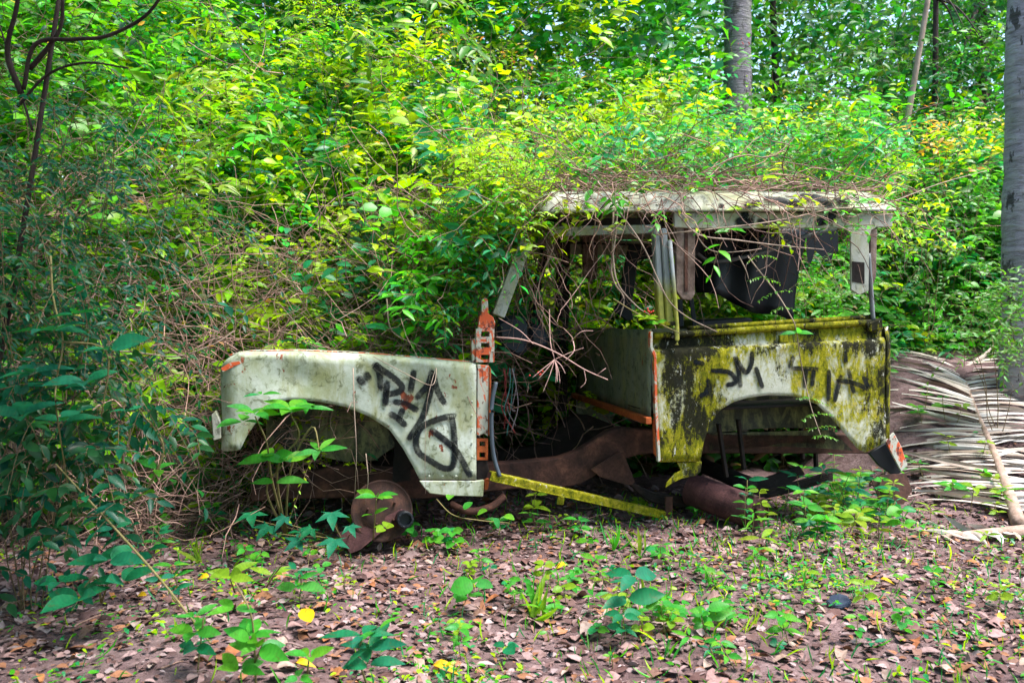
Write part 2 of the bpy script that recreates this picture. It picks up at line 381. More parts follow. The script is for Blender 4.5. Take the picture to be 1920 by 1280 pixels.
def leaf_mesh(name, P, D, N, L, Wd_, col, hi=True):
    T, F = (LT8, LF8) if hi else (LT5, LF5)
    D = norm(D); S = norm(np.cross(N, D)); N = np.cross(D, S)
    V = (P[:, None] + (L[:, None] * T[None, :, 0])[..., None] * D[:, None] + (Wd_[:, None] * T[None, :, 1])[..., None] * S[:, None]
         + (L[:, None] * T[None, :, 2])[..., None] * N[:, None])
    return mesh_np(name, V.reshape(-1, 3), F, len(P), len(T), col)
OUT = (0, -.5, 0)                          # leaves turn to the open side of the clearing
def sprays(O, D, Ls, k, leafL, aspect, droop, col, colvar=.25, updir=.9, jit=.45, ang=.9, single=None):
    """k leaves along each of the n sprays (O origin, D direction) -> P,D,N,L,W,col and the stem polylines"""
    n = len(O); D = norm(D); s = (np.arange(k) + .6) / k
    up = np.array([0, 0, 1.]); side = norm(np.cross(D, up) + rng.normal(0, .05, (n, 3)))
    pos = O[:, None] + (D * Ls[:, None])[:, None] * s[None, :, None] - up * (droop[:, None] * Ls[:, None] * s[None] ** 2)[..., None]
    tang = norm(D[:, None] - up * (2 * droop[:, None] * s[None])[..., None])
    sg = np.where(np.arange(k) % 2 == 0, 1., -1.)[None, :, None]
    d = norm(tang * math.cos(ang) + side[:, None] * sg * math.sin(ang) + rng.normal(0, .22, (n, k, 3)) - up * .18)
    nn = norm(up * updir + np.array(OUT) + tang * .1 + rng.normal(0, jit, (n, k, 3)))
    L = leafL[:, None] * rng.uniform(.65, 1.2, (n, k)) * (1 - .35 * s[None]) ; W = L * aspect[:, None] * rng.uniform(.8, 1.2, (n, k))
    c = col[:, None] * np.exp(rng.normal(0, colvar, (n, k, 1))) * (1 + rng.normal(0, .12, (n, k, 3)))
    ss_ = np.linspace(0, 1, 5)
    st = O[:, None] + (D * Ls[:, None])[:, None] * ss_[None, :, None] - up * (droop[:, None] * Ls[:, None] * ss_[None] ** 2)[..., None]
    f = lambda a: a.reshape(-1, *a.shape[2:])
    return f(pos), f(d), f(nn), f(L), f(W), np.clip(f(c), .003, .8), st
def tubes_mesh(name, PL, rad, col, sides=3):
    """PL (n,K,3) polylines, rad (n,) radii, thinner at the end"""
    n, K, _ = PL.shape; T = norm(np.gradient(PL, axis=1)); ref = norm(rng.normal(0, 1, (n, 1, 3)))
    A = norm(np.cross(T, ref)); B = np.cross(T, A); tp = np.linspace(1, .45, K)
    ang = np.arange(sides) * 2 * math.pi / sides
    V = PL[:, :, None] + (rad[:, None] * tp[None])[..., None, None] * (A[:, :, None] * np.cos(ang)[None, None, :, None] + B[:, :, None] * np.sin(ang)[None, None, :, None])
    F = [(i * sides + j, i * sides + (j + 1) % sides, (i + 1) * sides + (j + 1) % sides, (i + 1) * sides + j) for i in range(K - 1) for j in range(sides)]
    me = mesh_np(name, V.reshape(-1, 3), F, n, K * sides, col)
    me.polygons.foreach_set('use_smooth', [True] * len(me.polygons)); return me
def wander(O, D, Ls, K=9, wob=.35, droop=.3):
    n = len(O); d = norm(D); out = [O]; p = O.copy()
    for i in range(K - 1):
        d = norm(d + rng.normal(0, wob, (n, 3)) - np.array([0, 0, droop]) / K)
        p = p + d * (Ls / (K - 1))[:, None]; out.append(p)
    return np.stack(out, 1)
TWCOL = np.array([[.9, .85, .8], [1.15, 1.0, .95], [.7, .62, .6], [1.2, 1.05, .9], [.55, .5, .48]])
def twigcol(n): return TWCOL[rng.integers(0, len(TWCOL), n)] * rng.uniform(.75, 1.15, (n, 1))

# ================================================================== THE GROUND
def axis(a, b, fine, lo, hi):
    f = np.arange(lo, hi + 1e-6, fine); l = lo - np.geomspace(fine, lo - a, 16)[::-1]; h = hi + np.geomspace(fine, b - hi, 16)
    return np.concatenate([l, f, h])
gx = axis(-400, 400, .12, -6, 7); gy = axis(-400, 600, .12, .6, 11)
XX, YY = np.meshgrid(gx, gy); ZZ = G(XX, YY)
nx, ny = len(gx), len(gy)
me = bpy.data.meshes.new('ground'); ids = np.arange(nx * ny).reshape(ny, nx)
q4 = np.stack([ids[:-1, :-1], ids[:-1, 1:], ids[1:, 1:], ids[1:, :-1]], -1).reshape(-1, 4)
me.from_pydata(np.stack([XX, YY, ZZ], -1).reshape(-1, 3).tolist(), [], q4.tolist()); me.update()
tag(link('ground', me, 'ground', None, True), 'bare purplish forest soil under the leaf litter', None, None, 'structure')

# ================================================================== THE WRECK
truck = thing('derelict_truck', 'rusting pale green off-road truck body without wheels, swallowed by vines and sprayed with graffiti', 'truck', P0, YAW)
def mosspost():
    q = NB('mossy_post'); tc = q.n('ShaderNodeTexCoord'); sx = q.n('ShaderNodeSeparateXYZ'); q.l(tc.outputs['Object'], sx.inputs[0])
    n = q.noise(q.coord((1, 1, .4)), 9, 8, .7, .4); f = q.noise(q.coord(), 40, 5, .7)
    k = q.math('ADD', q.math('MULTIPLY', q.math('SUBTRACT', 1.36, sx.outputs[2]), 4.0), q.math('SUBTRACT', n, .5))
    moss = q.ramp(f, [(.3, (.17, .18, .008)), (.7, (.36, .34, .02))]); al = q.ramp(n, [(.3, (.15, .17, .18)), (.7, (.40, .44, .47))])
    q.color(q.mix(q.ramp(k, [(.1, 0.0), (.55, .92)]), al, moss)); q.rough(.6); q.bump(f, .3, .004); return q.m
M['mosspost'] = mosspost()
def interp(tab): xs = [a for a, _ in tab]; ys = [b for _, b in tab]; return lambda x: float(np.interp(x, xs, ys))
# --- front wing
wt = interp([(405, 690), (412, 684), (425, 671), (442, 661), (560, 659), (700, 665), (893, 681)])
wb = interp([(405, 843), (420, 848), (450, 842), (456, 830), (462, 818), (474, 800), (495, 771), (514, 754), (542, 749), (600, 753), (646, 762), (692, 780), (730, 805), (755, 840), (774, 874), (786, 898), (893, 898)])
rows = []
tF = car(409, 760).x; rF = .085
def wing_col(t, w, nv, ytop, ybot, px):
    zt = car(px, ytop).z; zb = car(px, ybot).z; out = []; r = .035
    for k in range(13):
        z = zb + (zt - r - zb) * k / 12
        dent = .012 * math.exp(-((t + 1.75) ** 2 / .012 + (z - .80) ** 2 / .004)) - .008 * math.exp(-((t + 1.05) ** 2 / .006 + (z - .50) ** 2 / .02)) + .006 * math.sin(9 * t + 7 * z) * math.sin(5 * z + 2 * t) + .010 * math.exp(-((t + 1.2) ** 2 / .02 + (z - .70) ** 2 / .006))
        out.append((t - nv[0] * dent, w - nv[1] * dent, z))
    for k in range(1, 6):
        a = k / 5 * math.pi / 2; i = r * (1 - math.cos(a)); out.append((t - nv[0] * i, w - nv[1] * i, zt - r + r * math.sin(a)))
    out.append((t - nv[0] * .07, w - nv[1] * .07, zt + .002)); return out
for w_ in (.40, .25, .15, rF): rows.append(wing_col(tF, w_, (-1, 0), 684, 843, 409))
for k in range(1, 7):
    a = k / 6 * math.pi / 2; t = tF + rF * (1 - math.cos(math.pi / 2 - a)) if False else tF + rF - rF * math.cos(a); w_ = rF - rF * math.sin(a)
    px = 409 + (440 - 409) * k / 6; rows.append(wing_col(t, w_, (-math.cos(a), -math.sin(a)), wt(px) if k < 6 else 662, wb(px), px))
xs = list(np.linspace(446, 520, 22)) + list(np.linspace(526, 700, 24)) + list(np.linspace(704, 789, 26)) + list(np.linspace(796, 893, 10))
for px in xs: rows.append(wing_col(car(px, 750).x, 0, (0, -1), wt(px), wb(px), px))
wing = grid('front_wing', rows, 'wing', truck)
top = []
for px in np.linspace(436, 893, 20):
    p = car(px, wt(px)); top.append([(p.x, w_, p.z + .001 - .012 * (w_ > .4)) for w_ in (.04, .15, .28, .42, .46)])
grid('wing_top', top, 'wing', truck)
pxplate('side_lamp_recess', [(414, 690), (430, 680), (448, 677), (452, 681), (436, 688), (418, 697)], -.002, .004, 'chip', wing, 0)
# rust line where the wing top meets the bulkhead
edge_pts = [car(px, wt(px) - 1.5, .045) + Vector((0, 0, .003)) for px in np.linspace(430, 893, 14)]
tube('wing_edge_bead', edge_pts, .003, 'chip', wing, 6)
pxplate('wing_sill', [(786, 901), (893, 901), (908, 899), (906, 931), (840, 929), (806, 925), (795, 914)], -.004, .02, 'wing', truck, .004)
pxplate('wing_flange', [(895, 683), (917, 685), (916, 760), (915, 818), (907, 812), (899, 817), (894, 815)], .004, .02, 'chip_pale', truck)
def rungs(name, x0, x1, y0, y1, n, w_, mat, parent, rail=6, thick=.02):
    bm = bmesh.new()
    def quad(a, b, c, d):
        vs = [bm.verts.new(car(px, py, w_)) for px, py in ((a, b), (c, b), (c, d), (a, d))]; f = bm.faces.new(vs)
        r = bmesh.ops.extrude_face_region(bm, geom=[f]); bmesh.ops.translate(bm, verts=[v for v in r['geom'] if isinstance(v, bmesh.types.BMVert)], vec=(0, thick, 0))
    quad(x0, y0, x0 + rail, y1); quad(x1 - rail, y0, x1, y1)
    for k in range(n + 1):
        yc = y0 + (y1 - y0) * k / n; h = 4 + 3 * random.random()
        quad(x0 + rail, max(y0, yc - h), x1 - rail, min(y1, yc + h))
    return from_bm(name, bm, mat, parent)
pxplate('flange_edge', [(917, 685), (921, 692), (921, 740), (919, 815), (916, 818)], .0, .03, 'rust_orange', truck)
post = rungs('bulkhead_post', 893, 927, 616, 679, 3, .01, 'chip', truck, 9, .05)
pxplate('post_top', [(896, 616), (899, 592), (903, 590), (903, 563), (909, 558), (915, 562), (916, 588), (925, 594), (929, 606), (926, 617)], .012, .03, 'chip', post)
pxplate('post_side', [(884, 640), (893, 632), (893, 679), (886, 679)], .02, .05, 'chip', post)
rungs('flange_foot', 894, 915, 822, 862, 2, .006, 'rust_orange', truck, 5, .02)
pxplate('flange_foot', [(894, 864), (913, 862), (917, 880), (912, 897), (894, 899)], .012, .03, 'rust_dark', truck)
pxplate('flange_foot', [(895, 900), (918, 898), (915, 917), (909, 919), (908, 902)], .012, .03, 'rust_orange', truck)
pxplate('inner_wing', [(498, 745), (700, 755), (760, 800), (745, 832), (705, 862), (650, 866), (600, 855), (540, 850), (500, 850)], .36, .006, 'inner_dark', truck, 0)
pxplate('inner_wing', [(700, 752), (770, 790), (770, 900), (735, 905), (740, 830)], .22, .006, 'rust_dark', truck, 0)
pxplate('radiator_panel', [(425, 700), (520, 700), (520, 880), (425, 880)], .75, .03, 'rust_dark', truck)
plate('bonnet_floor', [(tF + .1, .70), (car(893, 690).x, .68), (car(893, 690).x, .71), (tF + .1, .73)], .45, .75, 'rust_dark', truck)
farw = plate('far_wing', [(tF + .05, .45), (tF + .35, .45), (tF + .4, .65), (tF + .9, .65), (tF + 1.0, .25), (tF + 1.22, .25), (tF + 1.22, .86), (tF + .05, .90)], 1.50, .01, 'wing', truck)
plate('front_panel', [(tF + .02, .45), (tF + .05, .45), (tF + .05, .88), (tF + .02, .88)], .42, 1.05, 'wing', truck)
pxplate('bumper_end', [(396, 778), (404, 770), (413, 790), (414, 822), (400, 826)], .02, .05, 'roof', truck)
# engine-bay bulkhead (dark, full width) and floor pieces
tB = car(915, 760).x
plate('bulkhead', [(tB - .02, .40), (tB, .40), (tB, .84), (tB - .02, .84)], .28, 1.2, 'rust_dark', truck)
ribbon('graffiti', [([(673, 707), (681, 718)], .024), ([(685, 699), (692, 710)], .022),
    [(702, 684), (711, 699), (714, 728)], [(702, 682), (717, 693), (738, 708), (753, 723), (750, 732), (737, 737), (722, 739)], [(726, 715), (722, 758)],
    [(776, 695), (769, 734)], [(810, 694), (803, 719), (780, 746)], [(811, 697), (819, 730), (833, 756)], [(813, 704), (802, 752), (789, 787), (766, 822)],
    [(738, 752), (763, 758), (782, 769)], [(755, 765), (749, 783)], [(731, 774), (745, 783), (760, 797)],
    [(853, 779), (828, 783), (793, 798), (780, 820), (784, 846), (804, 861), (830, 876), (847, 874), (852, 853), (851, 813), (847, 783)],
    [(808, 804), (846, 835), (863, 857), (881, 892)]], lambda t, z: -.012, wing, .020, 'black sprayed scrawl of strokes and loops on the wing')
bm = bmesh.new(); bmesh.ops.create_icosphere(bm, subdivisions=1, radius=.0055); bmesh.ops.scale(bm, vec=(1, .45, 1), verts=bm.verts); rme = bpy.data.meshes.new('rivet'); bm.to_mesh(rme); bm.free(); rme.materials.append(M['wing'])
for k in range(8): rv_ = bpy.data.objects.new('rivet', rme); COL.objects.link(rv_); rv_.parent = wing; rv_.location = car(885, 700 + 26 * k, -.002)
for k in range(4): rv_ = bpy.data.objects.new('rivet', rme); COL.objects.link(rv_); rv_.parent = wing; rv_.location = car(805 + 25 * k, 892, -.002)
# --- rear tub
tt = interp([(1224, 656), (1300, 651), (1450, 645), (1600, 637), (1668, 631)])
tb = interp([(1224, 866), (1312, 864), (1315, 850), (1319, 828), (1330, 796), (1350, 768), (1375, 753), (1400, 746), (1440, 740), (1490, 742), (1530, 757), (1560, 785), (1590, 820), (1608, 841), (1622, 848), (1640, 839), (1668, 824)])
tc_ = interp([(1224, 634), (1450, 619), (1668, 606)])
rows = []
def tub_col(px, t_off=0, w0=0.0, nv=(0, -1)):
    sh = lambda y: max(0, (y - 656) / 210) * 13 * max(0, 1 - (px - 1224) / 90)
    yb, yt, yc = tb(px), tt(px), tc_(px); out = []; r = .03
    A = car(px + sh(yb), yb); B = car(px, yt); C = car(px, yc)
    for k in range(14):
        f = k / 13; z = A.z + (B.z - r - A.z) * f; t = A.x + (B.x - A.x) * f + t_off
        dn = .005 * math.sin(8 * t + 5 * z + 1) * math.sin(7 * z - 3 * t); out.append((t - nv[0] * dn, w0 - nv[1] * dn, z))
    for k in range(1, 5):
        a = k / 4 * math.pi / 2; i = r * (1 - math.cos(a)); out.append((B.x + t_off - nv[0] * i, w0 - nv[1] * i, B.z - r + r * math.sin(a)))
    out.append((C.x + t_off - nv[0] * .033, w0 - nv[1] * .033, C.z)); return out
for px in list(np.linspace(1224, 1308, 12)) + list(np.linspace(1312, 1400, 28)) + list(np.linspace(1405, 1560, 22)) + list(np.linspace(1565, 1630, 18)) + list(np.linspace(1636, 1660, 5)):
    rows.append(tub_col(px))
tubp = grid('tub_side', rows, 'tub', truck)
# rear corner of the tub, turning away
cz0, cz1 = car(1664, 822).z, car(1660, 612).z; tc0 = car(1660, 700).x
rows = []
for k in range(7):
    a = k / 6 * math.pi / 2; rows.append([(tc0 + .004 + .045 * math.sin(a), .045 - .045 * math.cos(a) + (.02 if f > .95 else 0), cz0 + (cz1 - cz0) * f) for f in np.linspace(0, 1, 9)])
rows.append([(tc0 + .049, .2, cz0 + (cz1 - cz0) * f) for f in np.linspace(0, 1, 9)])
grid('tub_corner', rows, 'moss', truck)
capA = [car(px, tc_(px) - 4, .02) for px in np.linspace(1226, 1632, 8)]
cap = tube('tub_capping', capA, .0165, 'moss', truck, 12, True, 4)
tube('tub_capping', [car(px, tc_(px) - 14, .05) for px in np.linspace(1290, 1632, 6)], .013, 'moss', truck, 10, True, 4)
pxplate('capping_end', [(1630, 605), (1655, 596), (1657, 618), (1632, 622)], -.005, .07, 'moss', truck, .006)
pxplate('capping_bracket', [(1462, 628), (1478, 627), (1479, 641), (1463, 642)], .018, .02, 'moss', truck)
pxplate('tub_fragment', [(1270, 867), (1316, 865), (1314, 884), (1303, 892), (1278, 897), (1262, 905), (1248, 914), (1250, 905), (1265, 888), (1277, 881)], .01, .01, 'tub', truck, .002)
pxplate('tub_edge_strip', [(1219, 622), (1224, 622), (1224, 650), (1231, 664), (1233, 760), (1239, 864), (1234, 866), (1228, 760), (1226, 668), (1219, 652)], -.006, .03, 'chip_pale', truck, .002)
ribbon('graffiti', [[(1361, 721), (1376, 718), (1377, 709), (1364, 697), (1333, 694)], [(1301, 677), (1318, 682)], [(1328, 712), (1325, 733), (1311, 742)],
    [(1387, 724), (1383, 692), (1377, 670), (1386, 684), (1397, 698), (1407, 684), (1409, 660)], [(1416, 689), (1428, 726)],
    ], lambda t, z: -.009, tubp, .0165, 'faded black sprayed letters SM on the mossy panel')
ribbon('graffiti', [[(1486, 668), (1479, 689)], [(1484, 690), (1531, 692)], [(1510, 692), (1507, 725)], [(1524, 694), (1521, 722)], [(1553, 694), (1552, 750)], [(1575, 704), (1563, 752)], [(1583, 661), (1584, 679)], [(1589, 692), (1599, 736)],
    [(1567, 713), (1594, 716), (1625, 728)], [(1617, 706), (1625, 724)]], lambda t, z: -.009, tubp, .0165, 'faded black sprayed letters like ATA on the mossy panel')
tbm = car(1224, 700).x
zb0, zt0 = car(1224, 784).z, car(1224, 618).z
front = grid('tub_front_panel', [[(tbm + .004 * math.sin(w_ * 5) * math.sin(9 * f), w_, zb0 + (zt0 - zb0) * f) for f in np.linspace(0, 1, 8)] for w_ in np.linspace(.03, 1.5, 22)], 'inner', truck)
beam('seat_box_rail', (tbm - .02, .0, zb0 - .012), (tbm - .02, 1.5, zb0 - .012), .03, .035, 'rust_orange', truck, .003, (0, 0, 1))
pxplate('sill_edge', [(1225, 786), (1233, 788), (1240, 856), (1236, 862), (1227, 850)], .012, .02, 'rust_orange', truck)
tr0 = car(1655, 700).x
plate('tub_floor', [(tbm, zb0 + .02), (tr0, zb0 + .05), (tr0, zb0 + .065), (tbm, zb0 + .035)], .05, 1.43, 'rust_dark', truck)
plate('far_tub_side', [(tbm, .38), (tbm + .25, .38), (tbm + .35, .62), (tbm + .9, .62), (tbm + 1.1, .42), (tr0, .45), (tr0, 1.05), (tbm, 1.0)], 1.50, .01, 'inner', truck)
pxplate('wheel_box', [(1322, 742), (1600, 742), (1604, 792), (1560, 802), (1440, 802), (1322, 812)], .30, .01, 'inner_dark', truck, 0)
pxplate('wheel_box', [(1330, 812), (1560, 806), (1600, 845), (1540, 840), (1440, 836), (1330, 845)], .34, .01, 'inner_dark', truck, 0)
for (a, b, w_) in (((1347, 794), (1362, 894), .16), ((1384, 786), (1395, 880), .2), ((1528, 800), (1530, 880), .5), ((1502, 800), (1505, 860), .6)):
    beam('hanger_strap', car(*a, w_), car(*b, w_), .018, .03, 'rust_dark', truck)
pxplate('mud_flap', [(1630, 850), (1664, 828), (1676, 850), (1690, 886), (1676, 892), (1648, 872)], .12, .02, 'black', truck)
pxplate('rear_bracket', [(1660, 826), (1676, 810), (1690, 836), (1702, 872), (1690, 884), (1676, 858)], .08, .012, 'chip_pale', truck)
# --- chassis
pxplate('chassis_rail', [(470, 905), (560, 888), (640, 872), (720, 878), (800, 881), (915, 869), (985, 865), (1050, 858), (1085, 845), (1112, 828), (1140, 809), (1165, 801), (1200, 804), (1300, 812), (1640, 815), (1640, 850), (1300, 850), (1225, 850), (1195, 853), (1165, 862), (1125, 887), (1090, 907), (1060, 913), (960, 917), (915, 922), (800, 935), (700, 932), (560, 935), (470, 940)], .34, .08, 'rust', truck, .006)
pxplate('chassis_rail', [(470, 870), (700, 850), (930, 846), (1000, 838), (1030, 820), (1058, 792), (1080, 777), (1110, 780), (1160, 800), (1230, 812), (1560, 812), (1560, 840), (1230, 842), (1150, 840), (1110, 828), (1085, 840), (1050, 872), (1000, 884), (930, 886), (700, 890), (470, 905)], 1.12, .08, 'rust_dark', truck, .006)
pxplate('outrigger', [(1108, 880), (1160, 846), (1170, 850), (1191, 902), (1186, 909), (1176, 909), (1125, 894)], .30, .012, 'rust', truck)
for t_, z_ in ((tB + .12, .33), (tbm + .1, .48), (tbm + .8, .46), (tF + .3, .36)):
    beam('crossmember', (t_, .38, z_), (t_, 1.16, z_), .09, .08, 'rust_dark', truck)
for w_ in (.35, 1.15):
    for k in range(4):
        s = [car(1180, 905, w_), car(1230, 925 + 5 * k, w_), car(1330, 935 + 4 * k, w_), car(1450, 915 + 4 * k, w_), car(1560, 885 + 4 * k, w_)]
        tube('leaf_spring', s, .012, 'rust_dark', truck, 5)
ax = car(716, 955, .0); tube('front_axle', [(ax.x, .12, .14), (ax.x, 1.4, .2)], .045, 'rust_dark', truck)
rax = car(1455, 900, .0); tube('rear_axle', [(rax.x, .30, .17), (rax.x, 1.4, .17)], .05, 'rust_dark', truck)
tube('bent_pipe', [car(845, 945, .3), car(880, 958, .25), (car(920, 950, .3)), car(945, 930, .35)], .02, 'rust', truck)
# --- cab and hardtop
tR0, tR1 = car(1012, 394).x, car(1675, 394).x
sec = [(-.022, .0), (-.022, .012), (-.002, .02), (.006, .055), (.03, .09), (.075, .112), (.17, .128), (.4, .148), (.75, .155), (1.1, .148), (1.34, .128), (1.43, .112), (1.475, .09), (1.5, .055), (1.505, .0)]
def gut(t): return float(np.interp(t, [tR0, car(1250, 400).x, tR1], [car(1012, 400, 0).z, car(1250, 398, 0).z, car(1675, 397, 0).z]))
rows = []
for t in list(tR0 + np.array([0, .01, .03, .06, .1])) + list(np.linspace(tR0 + .16, tR1 - .16, 26)) + list(tR1 - np.array([.11, .07, .04, .015, 0])):
    e = min(1, max(0, (t - tR0) / .08)) ** .5 if t < 0 else min(1, max(0, (tR1 - t) / .12)) ** .45
    e = .35 + .65 * e
    rows.append([(t, w_, gut(t) + (z * e if z > .02 else z) + .004 * math.sin(6 * t) * math.sin(4 * w_)) for w_, z in sec])
roof = grid('roof', rows, 'roof', truck, .006)
def roofw(t, z):
    h = z - gut(t)
    if h <= .02: return -.018
    return float(np.interp(h, [.02, .055, .09, .112], [-.002, .006, .03, .075])) - .012
bandw = -.006
band = pxplate('hardtop_side', [(1264, 398), (1674, 399), (1674, 425), (1644, 426), (1634, 432), (1630, 450), (1629, 545), (1611, 553), (1596, 543), (1595, 442), (1589, 432), (1576, 428), (1300, 428), (1264, 426)], bandw, .014, 'roof', truck)
pxplate('broken_window_recess', [(1598, 490), (1621, 492), (1621, 532), (1598, 528)], bandw - .003, .002, 'rust_dark', band, 0)
pxplate('rear_corner_post', [(1632, 428), (1645, 430), (1643, 520), (1636, 536), (1631, 530)], .07, .06, 'brownpost', truck)
ribbon('graffiti', [([(1393, 398), (1398, 408)], .026), ([(1380, 415), (1410, 417)], .026), [(1398, 382), (1402, 396)], [(1436, 372), (1470, 376), (1488, 388)], ([(1487, 374), (1500, 398)], .03), ([(1505, 368), (1540, 372), (1553, 388), (1558, 408), (1530, 418)], .028), ([(1572, 373), (1578, 378)], .024), ([(1585, 374), (1590, 379)], .024), [(1410, 384), (1422, 378)], [(1420, 415), (1470, 420)], [(1350, 384), (1352, 392)]],
    lambda t, z: roofw(t, z) if z > gut(t) - .003 else bandw - .005, roof, .02, 'dark blue sprayed marks along the roof edge')
for nm, px, w_, th in (('window_post', [(1268, 410), (1304, 410), (1303, 552), (1296, 563), (1280, 561), (1268, 545)], .012, .03), ('window_post', [(1092, 432), (1122, 432), (1120, 522), (1112, 525), (1110, 547), (1106, 547), (1104, 520), (1094, 516)], 1.46, .03), ('window_post', [(1350, 430), (1366, 430), (1364, 512), (1352, 516)], 1.46, .03)):
    p_ = pxplate(nm, px, w_, th, 'brownpost', truck)
pxplate('post_groove', [(1284, 412), (1290, 412), (1290, 545), (1284, 547)], .006, .005, 'rust', truck, 0)
plate('far_hardtop_side', [(tR0, 1.52), (tR1, 1.52), (tR1, 1.62), (tR0, 1.62)], 1.488, .012, 'roof', truck)
beam('window_rail', car(1060, 455, 1.45), car(1300, 462, 1.45), .012, .012, 'rust_dark', truck)
pxplate('door_window_frame', [(1030, 424), (1240, 421), (1240, 436), (1200, 438), (1034, 443)], .035, .02, 'alu', truck)
pxplate('roof_lining', [(1025, 410), (1262, 408), (1262, 424), (1028, 426)], .06, .02, 'rust_dark', truck)
pxplate('door_post', [(1226, 430), (1238, 428), (1248, 606), (1236, 608)], .012, .05, 'mosspost', truck, .006)
pxplate('door_post', [(1240, 428), (1251, 428), (1263, 606), (1250, 607)], .0, .05, 'mosspost', truck, .006)
tube('door_post_rod', [car(1256, 450, -.01), car(1269, 610, -.012), car(1269, 647, -.012)], [.011, .012, .012], 'mosspost', truck, 8, True, 2)
pxplate('door_post_foot', [(1236, 604), (1272, 602), (1273, 610), (1236, 611)], -.02, .06, 'moss', truck)
beam('windscreen_pillar', car(986, 452, .06), car(934, 592, .06), .062, .035, 'alu', truck)
beam('windscreen_rail', car(986, 455, .08), car(1000, 468, 1.45), .05, .04, 'rust_dark', truck)
beam('far_door_pillar', car(1056, 440, 1.46), car(1050, 770, 1.46), .085, .06, 'rust_dark', truck)
beam('far_door_pillar', car(1022, 470, 1.46), car(990, 620, 1.46), .05, .05, 'rust_dark', truck)
pxplate('torn_lining', [(1180, 458), (1238, 460), (1232, 484), (1196, 487), (1190, 540), (1184, 575), (1188, 600), (1176, 602), (1150, 582), (1163, 560), (1168, 510)], 1.2, .02, 'sheet', truck, .006)
tube('rear_pipe', [car(1628, 475, .02), car(1634, 560, .03), car(1637, 600, .03)], .0125, 'pipe', truck)
tube('headlining_rope', [car(1306, 474, .8), car(1330, 489, .8), (car(1370, 487, .8)), car(1440, 470, .8), car(1500, 446, .8), car(1568, 428, .8)], .011, 'pipe', truck)
pxplate('storage_box', [(1305, 600), (1400, 595), (1412, 597), (1412, 618), (1305, 618)], .9, .3, 'black', truck, .01)
for px in ((1296, 560, 1303, 612), (1275, 560, 1278, 612)): beam('seat_belt', car(px[0], px[1], .5), car(px[2], px[3], .5), .028, .006, 'sheet', truck)
tube('door_hose', [car(930, 716, -.012), car(922, 760, -.02), car(922, 820, -.02), car(927, 860, -.02), car(937, 893, -.03)], .0105, 'rubber', truck)
bn = pxplate('instrument_cowl', [(930, 606), (950, 592), (978, 590), (990, 602), (990, 640), (988, 664), (968, 668), (940, 652)], .40, .22, 'cowl', truck, .02)
pxplate('instrument_cowl', [(992, 606), (1012, 608), (1030, 628), (1028, 652), (994, 648)], .5, .18, 'cowl', truck, .02)
# steering wheel

def ring_bm(bm, c, nrm, rad, r, n=28, sides=8):
    nrm = Vector(nrm).normalized(); a = nrm.cross(Vector((0, 1, 0))).normalized(); b = nrm.cross(a); rr = []
    for i in range(n):
        th = 2 * math.pi * i / n; o = a * math.cos(th) + b * math.sin(th); p = Vector(c) + o * rad
        rr.append([bm.verts.new(p + o * r * math.cos(2 * math.pi * k / sides) + nrm * r * math.sin(2 * math.pi * k / sides)) for k in range(sides)])
    for i in range(n):
        for k in range(sides): bm.faces.new((rr[i][k], rr[(i + 1) % n][k], rr[(i + 1) % n][(k + 1) % sides], rr[i][(k + 1) % sides]))
    return a, b
swc = car(1034, 628, .98); swn = Vector((.80, -.42, .42)).normalized()
bm = bmesh.new(); a_, b_ = ring_bm(bm, swc, swn, .215, .012)
sw = from_bm('steering_wheel', bm, 'black', truck, True)
for k in range(3):
    th = k * 2.094 + .4; d = a_ * math.cos(th) + b_ * math.sin(th); beam('wheel_spoke', swc - swn * .03, swc + d * .21, .022, .008, 'black', sw, .002, tuple(swn))
tube('steering_column', [swc - swn * .03, swc - swn * .55], .02, 'black', truck)
WC = [plain('wire_red', (.18, .02, .02)), plain('wire_grey', (.12, .10, .11)), plain('wire_teal', (.02, .12, .11))]
for k in range(8):
    x0 = 950 + random.uniform(-8, 14); y1 = random.uniform(770, 825); w_ = random.uniform(.15, .3)
    tube('loose_wire', [car(x0, 690, w_), car(x0 + random.uniform(-8, 8), 725, w_), car(x0 + random.uniform(-12, 12), 765, w_), car(957 + random.uniform(-14, 10), y1, w_)], .0028, WC[k % 3], truck, 5)

# --- black sheet hung in the window
rows = []
for i in range(33):
    f = i / 32; T = car(1298 + 216 * f, 430 - 4 * f, 1.25); B = car(1308 + 184 * f, 548 + 58 * f, 1.25)
    rows.append([Vector(T).lerp(B, g) + Vector((0, .03 * math.sin(6 * f + 3 * g) + .018 * math.sin(19 * f + 2 * g) * (.3 + g), .02 * math.sin(9 * f) * g)) for g in np.linspace(0, 1, 10)])
flap = [car(x, y, 1.26) for x, y in ((1512, 431), (1571, 430), (1572, 472), (1564, 470), (1560, 486), (1548, 491), (1538, 478), (1528, 470), (1521, 494), (1515, 492), (1512, 470))]
sh = thing('black_sheet', 'torn black plastic sheet hanging inside the rear side window of the wreck', 'plastic sheet', P0, YAW)
grid('sheet_body', rows, 'sheet', sh, .002); plate('sheet_flap', flap, 1.26, .002, 'sheet', sh, 0)

